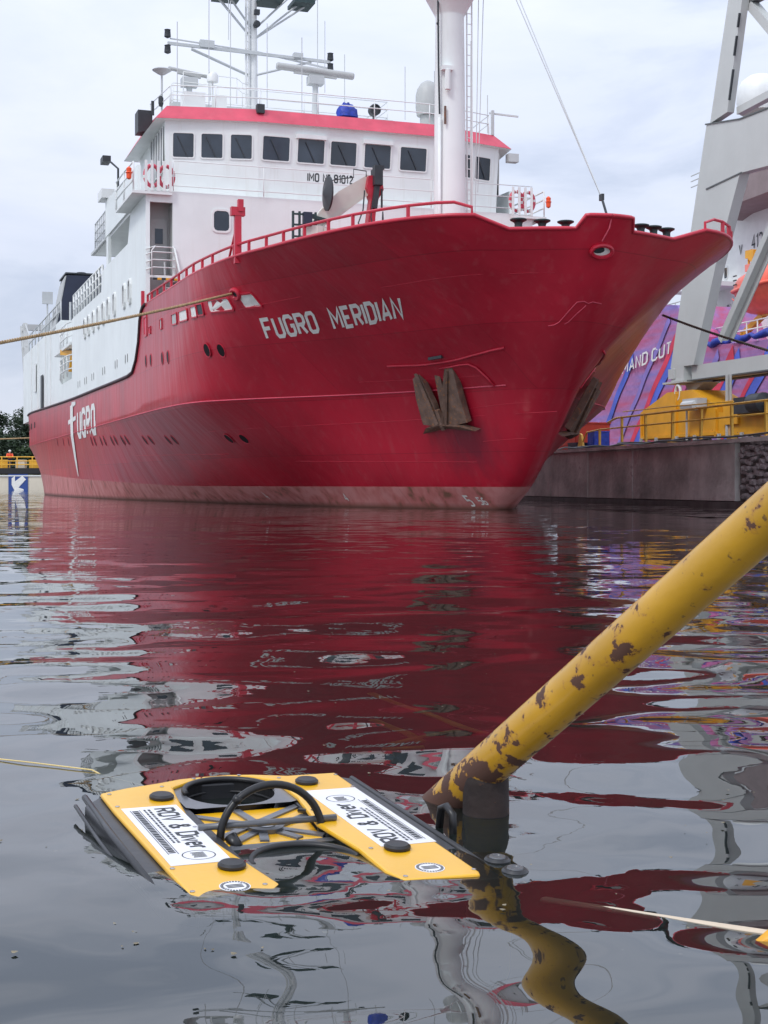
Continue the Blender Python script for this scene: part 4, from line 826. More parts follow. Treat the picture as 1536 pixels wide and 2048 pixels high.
for (x,z) in((13.2,7.9),(14.5,8.1)):
    m=MB(); m.lathe([(.05,-.4),(.5,-.25),(.62,.1),(.35,.5),(.05,.6)],(x,.3,z),8); m.build('netting_bundle',[NV,NP][x>14],s2h)
# superstructure (its own plane 4 m inboard)
ox,oy=1.0,4.0   # offset between the two planes in local axes
def sp(poly,y,th,name,mat=WHITE2): return MB().prism([(a,y,b) for a,b in poly],(0,th,0)).build(name,mat,s2)
Y1=3.9
sp([(7.2,7.0),(7.9,10),(8.2,11.8),(9.03,13.63),(10.85,15.3),(30,15.3),(30,7.0)],Y1,9,'deckhouse_wall')
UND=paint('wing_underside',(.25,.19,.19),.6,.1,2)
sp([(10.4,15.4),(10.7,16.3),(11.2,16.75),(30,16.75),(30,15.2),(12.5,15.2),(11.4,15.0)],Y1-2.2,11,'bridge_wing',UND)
sp([(10.95,16.76),(30,16.76),(30,17.9),(10.95,17.9)],Y1-2.25,.1,'wing_dodger',WHITE)
m=MB()
for z in(16.98,17.3,17.6): m.box((19.5,Y1-2.32,z),(19.2,.03,.05))
m.build('dodger_rib',GREYIN,s2)
m=MB(); m.prism([(9.9,Y1-.6,22.4-.6),(12,Y1-.6,21.8),(12,Y1-.6,20),(9.9,Y1-.6,17.9)],(0,.01,0)) if 0 else None
m.lathe([(.05,0),(1.1,.05),(1.25,.6),(1.25,1.2),(1.0,1.75),(.55,2.05),(.05,2.15)],(11.5,Y1+1,20.9),20); m.lathe([(.2,-3),(.2,0)],(11.5,Y1+1,20.9),8); m.build('satellite_dome',WHITE2,s2,smooth=True)
m=MB(); m.box((11.5,Y1+1,20.2),(2.6,1.6,.1)); m.tube([(10.4,Y1+.5,20.2),(11,Y1+.5,17.5)],.08,5); m.tube([(12.7,Y1+.5,20.2),(12.4,Y1+.5,17.5)],.08,5); m.build('dome_platform',RUSTY,s2)
mb,_=lettering('412',lambda u,v,k:(12.45+u*.52,Y1-.03-.004*k,13.3+v*.7),.16,.35); mb.build('number',INK,s2); 
mb,_=lettering('V',lambda u,v,k:(11.1+u*.5,Y1-.03-.004*k,13.2+v*.5),.16,.35); mb.build('draught_letter',INK,s2)
for a,b,z in((7.0,11.2,11.7),(6.7,11.6,9.75)): MB().box(((a+b)/2,Y1-1.1,z-.12),((b-a),2.2,.24)).build('gallery_deck',WHITE2,s2)
frame_rail('gallery_rail',[(7.0,Y1-2.15,11.75),(11.2,Y1-2.15,11.75)],(.4,.75,1.1),WHITE2,.03,par=s2,step=.9); frame_rail('gallery_rail',[(6.7,Y1-2.15,9.8),(11.6,Y1-2.15,9.8)],(.4,.75,1.1),GREYIN,.03,par=s2,step=.9)
frame_rail('gunwale_rail',[(11.5,Y1-2.8,7.6),(20,Y1-2.8,7.6)],(.4,.8,1.2),WHITE2,.04,par=s2,step=1.0)
m=MB(); m.beam((8.0,Y1-1.5,11.6),(10.2,Y1-1.5,9.8),.12,.2); m.beam((8.6,Y1-.9,11.6),(10.8,Y1-.9,9.8),.12,.2)
for k in range(9): m.box((8.3+k*.25,Y1-1.2,11.4-k*.2),(.25,.8,.04))
m.build('outside_stair',WHITE2,s2)
for x,z in((9.6,12.4),(9.9,10.3),(8.3,10.5),(10.9,8.6)): window(s2,(x,Y1-.01,z),(1,0,0),(0,0,1),.34,.6,(0,-1,0),'deckhouse_window',rd=.08)
MB().box((12.6,Y1-.03,8.9),(1.2,.06,1.6)).build('dark_doorway',DARK,s2)
m=MB(); m.box((11.0,Y1-.03,9.0),(1.0,.04,1.4)); m.box((9.1,Y1-.4,8.5),(.5,.6,.8)); m.box((8.0,Y1-.5,8.3),(.7,.6,.6)); m.build('deck_fittings',GREYIN,s2)
# lifeboat with its davit
m=MB(); K=16; pr=[(-3.0,.05,.1),(-2.85,.55,.55),(-2.2,1.0,.95),(-1,1.2,1.15),(1.5,1.25,1.2),(2.6,.9,.95),(3.1,.1,.3)]
V=[]
for x,hw,hh in pr:
    for j in range(K):
        t=2*math.pi*j/K; c,s_=math.cos(t),math.sin(t); zz=s_*hh*(1.0 if s_>0 else 1.15); yy=c*hw*(1 if s_>0 else (1-.35*abs(s_)))
        V.append((x,yy,zz))
m.add(V,[(i*K+j,i*K+(j+1)%K,(i+1)*K+(j+1)%K,(i+1)*K+j) for i in range(len(pr)-1) for j in range(K)]+[tuple(range(K)),tuple(range((len(pr)-1)*K,len(pr)*K))])
LBU=paint('lifeboat_orange',(.85,.13,.07),.4,.1,2); LBT=paint('lifeboat_canopy',(.85,.25,.2),.5,.1,2)
lb=empty('lifeboat',(0,0,0),0,'bright orange enclosed lifeboat hanging in yellow davits on the docked white ship','lifeboat')
lb.matrix_world=Matrix.Translation(Vector((12.8,88,0)))@Matrix.Rotation(math.atan2(-.965,.263),4,'Z')@Matrix.Translation(Vector((18.7,Y1-2.4,10.35)))
o=m.build('boat_hull',LBU,lb,smooth=True)
m=MB(); m.tube([(-3.1,-.1,.0),(-2.3,-1.0,.0),(-1,-1.28,.0),(1.5,-1.32,.0),(2.7,-.9,.0)],.09,6)
m.tube([(-2.3,-.98,-.35),(-1.9,-1.1,-.5),(-1.5,-1.12,-.35),(-1.1,-1.15,-.5),(-.7,-1.16,-.35),(-.3,-1.17,-.5),(.1,-1.18,-.35)],.04,5); m.build('boat_fender',LBU,lb,smooth='all')
m=MB(); m.add([(x*.9,y*.93,z*1.03) for x,y,z in V if z>=-.001],[]); m.box((-1.2,0,1.15),(1.4,1.0,.35)); m.build('boat_hatch',LBT,lb)
m=MB()
for k in range(3): m.box((-1.9,-1.06,.3+k*.22),(.3,.05,.06))
m.build('boat_step',DARK,lb)
m=MB(); m.beam((16.2,Y1-2.4,12.3),(17.0,Y1-2.4,12.25),.3,.4); m.beam((16.6,Y1-2.4,12.3),(18.3,Y1-2.2,10.9),.35,.5); m.tube([(16.3,Y1-2.4,12.2),(16.3,Y1-2.4,11.0)],.06,5); m.build('davit_arm',YEL,s2)
m=MB(); m.beam((17.8,Y1-2.4,9.1),(15.8,Y1-2.4,8.3),.25,.3); m.beam((15.8,Y1-2.4,8.4),(15.6,Y1-2.4,7.2),.25,.3); m.beam((17.7,Y1-2.4,9.15),(22,Y1-2.4,9.1),.25,.3); m.build('davit_cradle',YEL,s2)
m=MB(); m.beam((6.0,Y1-1.8,13.2),(7.4,Y1-1.8,12.4),.2,.3); m.box((7.6,Y1-1.8,12.8),(.35,.3,.6)); m.build('deck_crane_tip',YEL,s2)
# ------------------------------------------------------------------ left shore: pontoon, worker, wooded hill
PN=Vector((-34,140,0))
pont=empty('pontoon',(-40,140,0),0,'cream floating pontoon with a black band and a blue arrow board','pontoon')
CREAM=paint('cream_pontoon_paint',(.62,.56,.45),.6,.1,.4,streak=.3,dirt=(.4,.3,.2))
m=MB(); m.box((0,4,.2),(44,8,2.6)); m.build('pontoon_hull',CREAM,pont)
m=MB(); m.box((0,3.98,1.9),(44.2,8.2,.55)); m.build('rubbing_band',BLACKR,pont)
m=MB(); m.box((0,-.06,1.42),(44,.1,.1)); m.build('pontoon_rim',WHITE2,pont)
m=MB(); m.box((0,0,0),(1.9,.06,1.75)); b_=m.build('arrow_board',BLUE if 0 else paint('sign_blue',(.02,.06,.25),.5,.05,1),pont); b_.location=(4.2,-.06,.72)
m=MB(); m.prism([(-.62,-.05,-.2),(-.62,-.05,.45),(-.3,-.05,.7),(-.3,-.05,.15),(.42,-.05,.7),(.78,-.05,.35),(.05,-.05,-.45),(.55,-.05,-.62),(.55,-.05,-.72),(-.35,-.05,-.72)],(0,-.02,0)); m.build('arrow_mark',LETTER,b_)
pr_=empty('pontoon_railing',(-40,140.3,2.17),0,'yellow railing on the cream pontoon at the wooded shore','railing')
YB=paint('bright_yellow_rail',(.75,.4,.03),.5,.1,2)
m=MB()
for z in(.35,.7,1.1): m.tube([(-22,0,z),(22,0,z)],.05,5)
m.build('rail',YB,pr_)
m=MB(); m.box((0,0,.55),(.1,.1,1.1)); q0=m.build('railing_post',YB,pr_); q0.location=(-21.5,0,0)
for i in range(1,30): inst(q0,pr_,(-21.5+1.5*i,0,0))
for i,(x,w_) in enumerate(((-37.9,1.6),(-35.9,.9),(-34.1,1.8),(-32.7,.9),(-39.8,1.3))):
    m=MB(); m.box((0,0,.4),(w_,.9,.8)); m.box((0,0,.82),(w_*1.03,.95,.05)); m.box((0,-.46,.4),(w_*.8,.02,.1)); o=m.build('deck_crate',[YB,CREAM][i%2]); o.location=(x,141.5,2.17)
    tag(o,['yellow crate near the worker on the pontoon','narrow cream crate behind the pontoon railing','wide yellow crate behind the pontoon railing','small cream crate nearest the ship stern','yellow crate at the left frame edge of the pontoon'][i],'crate','crates on the pontoon')
# worker in orange
pe=empty('person',(-36.9,141.0,2.17),R(15),'worker in an orange jacket and white helmet leaning on the yellow pontoon railing','person')
def skin(name,verts,edges,radii,mat,par):
    me=bpy.data.meshes.new(name); me.from_pydata(verts,edges,[]); o=bpy.data.objects.new(name,me); COL.objects.link(o); o.parent=par
    sk=o.modifiers.new('s','SKIN'); o.modifiers.new('b','SUBSURF').levels=1; o.modifiers['b'].render_levels=1
    for i,r in enumerate(radii): me.skin_vertices[0].data[i].radius=(r,r)
    me.skin_vertices[0].data[0].use_root=True
    me.materials.append(mat); return o
SKINM=paint('skin',(.5,.28,.2),.5,.05,4); NAVT=paint('work_trousers',(.03,.04,.08),.8,.1,3); HV=paint('orange_jacket',(.75,.09,.03),.7,.1,3)
vs_=[(0,0,.9),(0,0,1.1),(0,-.06,1.32),(0,-.12,1.48),(0,-.16,1.58),(.19,-.1,1.4),(.27,-.28,1.18),(.16,-.5,1.1),(-.19,-.1,1.4),(-.27,-.28,1.18),(-.16,-.5,1.1),(.1,0,.85),(.12,-.04,.48),(.12,0,.08),(.12,-.14,.04),(-.1,0,.85),(-.12,-.02,.48),(-.14,.05,.08),(-.14,-.1,.04)]
ed=[(0,1),(1,2),(2,3),(3,4),(2,5),(5,6),(6,7),(2,8),(8,9),(9,10),(0,11),(11,12),(12,13),(13,14),(0,15),(15,16),(16,17),(17,18)]
skin('body',vs_,ed,[.15,.14,.17,.07,.08,.09,.06,.04,.09,.06,.04,.1,.075,.05,.04,.1,.075,.05,.04],NAVT,pe)
m=MB(); m.lathe([(.17,1.0),(.2,1.1),(.22,1.3),(.2,1.42),(.08,1.5)],(0,-.06,0),12); m.tube([(.19,-.1,1.42),(.29,-.28,1.18),(.18,-.5,1.1)],[.1,.08,.07],8); m.tube([(-.19,-.1,1.42),(-.29,-.28,1.18),(-.18,-.5,1.1)],[.1,.08,.07],8); m.build('jacket',HV,pe,smooth=True)
m=MB(); m.lathe([(.02,1.46),(.08,1.5),(.1,1.6),(.09,1.68),(.04,1.72)],(0,-.17,0),12); m.build('head',SKINM,pe,smooth=True)
m=MB(); m.lathe([(.15,1.65),(.13,1.66),(.13,1.74),(.08,1.8),(.01,1.82)],(0,-.17,0),14); m.box((0,-.3,1.655),(.16,.1,.015)); m.build('helmet',LETTER,pe,smooth=True)
# hill and trees
LEAF=paint('leaf_green',(.035,.062,.022),.7,.55,.35); LEAF2=paint('leaf_dark_green',(.022,.042,.018),.7,.5,.35); BARK=paint('bark',(.08,.06,.04),.9,.2,3)
m=MB(); V=[];F=[]; nx,ny=40,12
for i in range(nx+1):
    for j in range(ny+1):
        x=-260+260*i/nx; y=150+j*14; V.append((x,y,-1.2+min(8,max(0,(j-.3))*1.7)*(1+.18*math.sin(x*.05)+.1*math.sin(x*.13+j))*min(1,(0-x+4)/40)))
F=[(i*(ny+1)+j,(i+1)*(ny+1)+j,(i+1)*(ny+1)+j+1,i*(ny+1)+j+1) for i in range(nx) for j in range(ny)]
tag(m.add(V,F).build('hill',paint('undergrowth',(.025,.04,.015),.95,.4,.1,bump=.3,bscale=1),smooth='all'),kind='structure')
def crown_mesh(seed,mat):
    r=random.Random(seed); V=[];F=[]
    lob=[(r.uniform(-1.6,1.6),r.uniform(-1.3,1.3),r.uniform(2.2,6.2),r.uniform(1.1,1.9)) for _ in range(11)]
    for k in range(2600):
        x,y,z,s_=r.choice(lob); d=Vector((r.gauss(0,1),r.gauss(0,1),r.gauss(0,1))).normalized()*s_*r.uniform(.75,1.08); p=Vector((x,y,z))+Vector((d.x,d.y,d.z*.8)); a=Vector((r.uniform(-1,1),r.uniform(-1,1),r.uniform(-.6,.6))).normalized()*.2; b=a.cross(Vector((r.uniform(-1,1),r.uniform(-1,1),r.uniform(-1,1)))).normalized()*.14
        n=len(V); V+=[p-a,p-b,p+a,p+b]; F.append((n,n+1,n+2,n+3))
    me=bpy.data.meshes.new('crown'); me.from_pydata([tuple(v) for v in V],[],F); me.materials.append(mat); return me
CM=[crown_mesh(i,[LEAF,LEAF2][i%2]) for i in range(4)]
m=MB(); m.tube([(0,0,-.5),(.05,0,2),(0,.1,4.5)],[.28,.2,.08],7)
for a in range(4): m.tube([(0,0,1.8+a*.6),(math.cos(a*1.7)*1.1,math.sin(a*1.7)*1.1,3.4+a*.6)],[.1,.04],5)
TM=m.build('tmp_trunk',BARK); tmesh=TM.data; tmesh.name='trunk'; bpy.data.objects.remove(TM)
ti=0
for row,(y0,cnt,zb) in enumerate(((158,12,.0),(172,12,1.8),(190,11,4.0),(212,10,6.6))):
    for i in range(cnt):
        x=(-75+ i*4.4+random.uniform(-1,1)+row*1.3)*(y0/165); y=y0+random.uniform(-3,3); s_=random.uniform(.8,1.05)
        if x/y>-.2: continue
        t=empty('tree',(x,y,zb+random.uniform(-.5,.2)),random.random()*6,['tree of the dense dark green wood on the shore above the pontoon','taller tree on the crest of the wooded shore against the sky'][row>1],'tree','trees of the wood behind the pontoon')
        for nm,me in(('trunk',tmesh),('crown',CM[ti%4])):
            o=bpy.data.objects.new(nm,me); COL.objects.link(o); o.parent=t; o.scale=(s_,s_,s_*.82)
        ti+=1
# ------------------------------------------------------------------ water
def wave_h(x,y):
    r=np.random.default_rng(11); h=np.zeros_like(x); D=np.sqrt(x*x+y*y)
    fade=np.clip((15-D)/7,0,1)
    patch=.55+.45*np.sin(x*.9+1.3*np.sin(y*.55)+.7)*np.sin(y*.8+.4)
    n=46
    for i in range(n):
        lam=.2*(9.**(i/(n-1))); k=2*math.pi/lam
        th=math.pi/2+r.normal(0,.62) if lam>.4 else math.pi/2+r.normal(0,.95)
        slope=.0078*(1.0 if lam>.32 else 1.0)
        a=slope/k; ph=r.uniform(0,6.28); wob=.35*np.sin(x*(.7+.3*math.sin(i))+y*.5+i)
        h+=a*np.sin(k*(x*math.cos(th)+y*math.sin(th))+ph+wob)*(1 if lam>.4 else patch)
    for cx,cy,r0,A,lam,dec in((-.2,2.66,.34,.0004,.11,.3),(.2,2.83,.05,.0003,.07,.2)):
        q=np.sqrt((x-cx)**2+(y-cy)**2); h+=A*np.sin(2*math.pi*(q+.02*np.sin(5*np.arctan2(y-cy,x-cx)))/lam)*np.exp(-np.abs(q-r0)/dec)*np.clip(q/r0,0,1)
    near=.85+.15*np.clip((D-2.4)/1.6,0,1)
    return h*fade*near
rows=[.25]; 
while rows[-1]<3000:
    d=rows[-1]; rows.append(d+max(.011,min(.0045*d*1.0+.0012*d*d,d*.12) if d<20 else d*.1))
rows=np.array(rows)
ang=[]; a=-math.pi
while a<math.pi-1e-6:
    ang.append(a); aa=abs(a); a+= .0048 if aa<R(20) else .012 if aa<R(30) else .03 if aa<R(55) else .12
ang=np.array(ang)
RR,AA=np.meshgrid(rows,ang,indexing='ij'); X=RR*np.sin(AA); Y=RR*np.cos(AA); Z=wave_h(X,Y)
nr_,na=RR.shape; co=np.stack([X,Y,Z],-1).reshape(-1,3)
i,j=np.meshgrid(np.arange(nr_-1),np.arange(na),indexing='ij'); j2=(j+1)%na
fc=np.stack([i*na+j,i*na+j2,(i+1)*na+j2,(i+1)*na+j],-1).reshape(-1,4)
me=bpy.data.meshes.new('water'); me.vertices.add(len(co)+1); me.vertices.foreach_set('co',np.vstack([co,[[0,0,0]]]).astype(np.float32).ravel())
tri=np.stack([np.full(na,len(co)),(np.arange(na)+1)%na,np.arange(na)],-1)
loops=np.concatenate([fc[:,::-1].ravel(),tri.ravel()]); me.loops.add(len(loops)); me.loops.foreach_set('vertex_index',loops.astype(np.int32))
me.polygons.add(len(fc)+na); me.polygons.foreach_set('loop_start',np.concatenate([np.arange(len(fc))*4,len(fc)*4+np.arange(na)*3]).astype(np.int32))
me.update(calc_edges=True); me.polygons.foreach_set('use_smooth',[True]*len(me.polygons)); me.validate()
water=bpy.data.objects.new('water',me); COL.objects.link(water); tag(water,kind='structure')
if me.polygons[1000].normal.z<0: me.flip_normals()
wm=bpy.data.materials.new('harbour_water'); wm.use_nodes=True; t=wm.node_tree; t.nodes.clear(); L=t.links.new
o=N(t,'ShaderNodeOutputMaterial'); g=N(t,'ShaderNodeNewGeometry'); sp_=N(t,'ShaderNodeVectorMath',operation='LENGTH'); L(g.outputs['Position'],sp_.inputs[0])
w1=N(t,'ShaderNodeMapRange'); w1.inputs[1].default_value=7; w1.inputs[2].default_value=15; L(sp_.outputs['Value'],w1.inputs[0])
def nz(scale,detail,amp,stretch=(1,1,1),dist=0.):
    m_=N(t,'ShaderNodeMapping'); m_.inputs['Scale'].default_value=stretch; L(g.outputs['Position'],m_.inputs[0])
    n_=N(t,'ShaderNodeTexNoise'); n_.inputs['Scale'].default_value=scale; n_.inputs['Detail'].default_value=detail; n_.inputs['Distortion'].default_value=dist; L(m_.outputs[0],n_.inputs[0])
    s_=N(t,'ShaderNodeVectorMath',operation='SUBTRACT'); s_.inputs[1].default_value=(.5,.5,.5); L(n_.outputs['Color'],s_.inputs[0])
    a_=N(t,'ShaderNodeVectorMath',operation='MULTIPLY'); a_.inputs[1].default_value=(amp*.6,amp,0); L(s_.outputs[0],a_.inputs[0]); return a_.outputs[0]
A_=nz(2.6,4,.1,(.55,1,1)); B_=nz(.5,2,.05,(.5,1,1)); C_=nz(9,2,.004); D_=nz(7.5,4,.12,(.6,1,1))
ad=N(t,'ShaderNodeVectorMath',operation='ADD'); L(A_,ad.inputs[0]); L(B_,ad.inputs[1])
sc=N(t,'ShaderNodeVectorMath',operation='SCALE'); L(ad.outputs[0],sc.inputs[0]); L(w1.outputs[0],sc.inputs['Scale'])
w2=N(t,'ShaderNodeMapRange'); w2.inputs[1].default_value=2.4; w2.inputs[2].default_value=5.5; L(sp_.outputs['Value'],w2.inputs[0])
pn=N(t,'ShaderNodeTexNoise'); pn.inputs['Scale'].default_value=.55; pn.inputs['Detail'].default_value=2; L(g.outputs['Position'],pn.inputs[0])
pr2=N(t,'ShaderNodeMapRange'); pr2.inputs[1].default_value=.42; pr2.inputs[2].default_value=.62; pr2.inputs[3].default_value=.4; L(pn.outputs['Fac'],pr2.inputs[0])
w3=N(t,'ShaderNodeMath',operation='MULTIPLY'); L(w2.outputs[0],w3.inputs[0]); L(pr2.outputs[0],w3.inputs[1])
dr=N(t,'ShaderNodeVectorMath',operation='DISTANCE'); dr.inputs[1].default_value=(-.2,2.6,0); L(g.outputs['Position'],dr.inputs[0])
wr=N(t,'ShaderNodeMapRange'); wr.inputs[1].default_value=.8; wr.inputs[2].default_value=.35; wr.inputs[3].default_value=0; wr.inputs[4].default_value=1.5; L(dr.outputs['Value'],wr.inputs[0])
wm2=N(t,'ShaderNodeMath',operation='MULTIPLY'); L(wr.outputs[0],wm2.inputs[0]); L(pr2.outputs[0],wm2.inputs[1])
w4=N(t,'ShaderNodeMath',operation='MAXIMUM'); L(w3.outputs[0],w4.inputs[0]); L(wm2.outputs[0],w4.inputs[1]); w3=w4
s2_=N(t,'ShaderNodeVectorMath',operation='SCALE'); L(D_,s2_.inputs[0]); L(w3.outputs[0],s2_.inputs['Scale'])
a0=N(t,'ShaderNodeVectorMath',operation='ADD'); L(sc.outputs[0],a0.inputs[0]); L(s2_.outputs[0],a0.inputs[1])
a2=N(t,'ShaderNodeVectorMath',operation='ADD'); L(a0.outputs[0],a2.inputs[0]); L(C_,a2.inputs[1])
a3=N(t,'ShaderNodeVectorMath',operation='ADD'); L(a2.outputs[0],a3.inputs[0]); L(g.outputs['Normal'],a3.inputs[1])
nn=N(t,'ShaderNodeVectorMath',operation='NORMALIZE'); L(a3.outputs[0],nn.inputs[0]); NRM=nn.outputs[0]
fr_=N(t,'ShaderNodeFresnel'); fr_.inputs['IOR'].default_value=1.85; L(NRM,fr_.inputs['Normal'])
gl=N(t,'ShaderNodeBsdfGlossy'); gl.inputs['Roughness'].default_value=.0; gl.inputs['Color'].default_value=(1,1,1,1); L(NRM,gl.inputs['Normal'])
rf=N(t,'ShaderNodeBsdfRefraction'); rf.inputs['IOR'].default_value=1.33; rf.inputs['Roughness'].default_value=0; rf.inputs['Color'].default_value=(.75,.85,.8,1); L(NRM,rf.inputs['Normal'])
df=N(t,'ShaderNodeBsdfDiffuse'); df.inputs['Color'].default_value=(.025,.035,.032,1)
mu=N(t,'ShaderNodeMixShader'); mu.inputs[0].default_value=.38; L(rf.outputs[0],mu.inputs[1]); L(df.outputs[0],mu.inputs[2])
ms=N(t,'ShaderNodeMixShader'); L(fr_.outputs[0],ms.inputs[0]); L(mu.outputs[0],ms.inputs[1]); L(gl.outputs[0],ms.inputs[2]); L(ms.outputs[0],o.inputs['Surface'])
va=N(t,'ShaderNodeVolumeAbsorption'); va.inputs['Color'].default_value=(.45,.7,.5,1); va.inputs['Density'].default_value=2.2; L(va.outputs[0],o.inputs['Volume'])
me.materials.append(wm)
m=MB(); m.add([(-3000,-3000,-3.5),(3000,-3000,-3.5),(3000,3000,-3.5),(-3000,3000,-3.5)],[(0,1,2,3)]); tag(m.build('seabed',paint('seabed_mud',(.02,.025,.02),1,.2,.3)),kind='structure')
# ------------------------------------------------------------------ floating inspection vehicle
RM=Matrix.Rotation(R(23.8),3,'Z')@Matrix.Rotation(R(3.5),3,'X')@Matrix.Rotation(R(1.0),3,'Y')
rov=empty('underwater_drone',(-.198,2.662,.0165),0,'flat yellow and black underwater drone floating at the water surface with two white printed labels','underwater drone')
rov.rotation_euler=RM.to_euler()
YP=paint('yellow_float_panel',(.78,.42,.008),.34,.06,6,bump=.0008,bscale=30,coat=.4); WL=paint('white_label',(.72,.72,.74),.4,.05,20); BODY=paint('black_drone_body',(.018,.019,.022),.42,.3,15,bump=.001,bscale=40,coat=.15); GB=paint('grey_drone_plate',(.1,.105,.115),.35,.2,12,coat=.4)
CABLE=paint('black_cable',(.01,.01,.011),.35,.1,5); STEEL=paint('stainless_steel',(.5,.5,.5),.25,.1,9,metal=1)
def slab(poly,z0,z1,name,mat,bev=.004):
    o=MB().prism([(a,b,z0) for a,b in poly],(0,0,z1-z0)).build(name,mat,rov)
    if bev: md=o.modifiers.new('bevel','BEVEL'); md.width=bev; md.segments=2; md.limit_method='ANGLE'
    return o
slab([(-.255,-.30),(-.245,-.325),(-.115,-.315),(-.10,-.29),(-.118,-.16),(-.137,-.02),(-.137,.12),(-.118,.27),(-.108,.335),(-.06,.372),(-.03,.385),(-.03,.398),(-.08,.392),(-.13,.372),(-.20,.352),(-.26,.325),(-.262,.2)],-.004,.006,'float_panel',YP)
slab([(.245,-.345),(.25,-.33),(.256,.2),(.259,.36),(.15,.362),(.08,.39),(.03,.40),(-.03,.398),(-.03,.385),(.03,.387),(.07,.376),(.112,.335),(.112,.2),(.085,.02),(.10,-.15),(.095,-.28),(.105,-.335)],-.004,.006,'float_panel',YP)
# body blocks under the panels
slab([(-.30,.28),(-.262,.33),(-.13,.372),(-.11,.30),(-.105,-.33),(-.25,-.345),(-.29,-.30)],-.12,-.004,'hull_block',BODY)
slab([(.105,-.36),(.285,-.36),(.29,.34),(.26,.37),(.12,.37),(.105,.2)],-.12,-.004,'hull_block',BODY)
slab([(-.105,.375),(-.10,.395),(.1,.395),(.11,.37)],-.12,-.004,'rear_bumper',BODY)
for i,(cx,cy,r_,x0,x1,y0,y1,zt) in enumerate(((-.002,.288,.092,-.118,.118,.19,.378,-.001),(.0,-.155,.098,-.112,.11,-.33,-.02,-.012))):
    K=40; V=[];F=[];F2=[]
    for k in range(K):
        t_=2*math.pi*k/K; c,s_=math.cos(t_),math.sin(t_); V.append((cx+r_*c,cy+r_*s_,zt)); 
        sc_=min((x1-cx)/c if c>1e-6 else ((x0-cx)/c if c<-1e-6 else 9),(y1-cy)/s_ if s_>1e-6 else ((y0-cy)/s_ if s_<-1e-6 else 9)); V.append((cx+c*sc_,cy+s_*sc_,zt)); V.append((cx+r_*c,cy+r_*s_,zt-.1))
    for k in range(K):
        a=k*3;b=((k+1)%K)*3; F+=[(a,b,b+1,a+1)]; F2.append((a,a+2,b+2,b))
    MB().add(V,F).add(V,F2,1).build('duct_plate',[GB,BLACKR],rov)
    m=MB()
    m.tube([(cx+r_*math.cos(math.pi*k/K),cy+r_*math.sin(math.pi*k/K),zt+.004) for k in range(K+1)],.0062,6)
    for q in(2,4): m.tube([(cx+(r_-.001)*math.cos(2*math.pi*k/K),cy+(r_-.001)*math.sin(2*math.pi*k/K),zt-.011*q) for k in range(K)],.003,6,closed=True)
    m.build('duct_collar',BLACKR,rov,smooth='all')
    m=MB()
    for k in range(3): 
        a=k*2.094+.4; m.beam((cx,cy,zt-.12),(cx+r_*math.cos(a),cy+r_*math.sin(a),zt-.12),.012,.006)
    m.lathe([(.004,-.15),(.022,-.145),(.022,-.12),(.01,-.115)],(cx,cy,zt),12); m.build('thruster_guard',GB,rov)
# centre plate with black cross bars
slab([(-.137,-.02),(.085,-.02),(.112,.195),(-.125,.195)],-.03,-.012,'centre_plate',YP)
m=MB()
for a,b in(((-.135,.19),(.09,-.01)),((.11,.19),(-.13,.0)),((-.02,.19),(-.005,.06)),((-.03,-.015),(-.01,.06)),((.04,-.015),(.0,.06)),((-.09,-.015),(-.02,.05)),((-.136,.11),(-.04,.065)),((.1,.12),(.03,.07))): m.beam((*a,-.0105),(*b,-.0105),.017,.005)
m.build('cross_strap',GB,rov)
m=MB(); m.lathe([(.034,-.012),(.036,-.003),(.03,.0),(.026,-.004)],(-.004,.06,0),24); m.build('hub_ring',GB,rov,smooth=True)
m=MB(); m.lathe([(.02,-.008),(.02,-.001),(.012,.001),(.002,.001)],(-.004,.06,0),18); m.build('hub_cap',STEEL,rov,smooth=True)
m=MB(); m.tube([(-.145,.027,.012),(.125,.021,.012)],.0065,8); m.build('cross_bar',GB,rov,smooth='all')
m=MB(); m.tube([(-.006+.1*math.cos(a),.015+.012*math.sin(a*1.0),-.01+.093*math.sin(a)) for a in np.linspace(math.pi*1.02,-.06,26)],.0075,10); m.tube([(-.092,.0,.0),(-.083,-.02,-.02)],.012,8); m.tube([(-.079,.017,.057),(-.072,.017,.067)],.0095,8); m.build('carrying_hoop',CABLE,rov,smooth='all')
m=MB(); m.tube([(.095,.14,-.005),(.11,.09,.004),(.098,.03,-.004)],.005,7); m.build('side_cable',CABLE,rov,smooth='all')
for cx,cy in((-.153,.256),(-.15,-.19),(.168,.293),(.165,-.175)):
    m=MB(); m.lathe([(.022,.006),(.0245,.008),(.0245,.012),(.02,.016),(.004,.017)],(cx,cy,0),24); m.build('round_knob',BLACKR,rov,smooth=True)
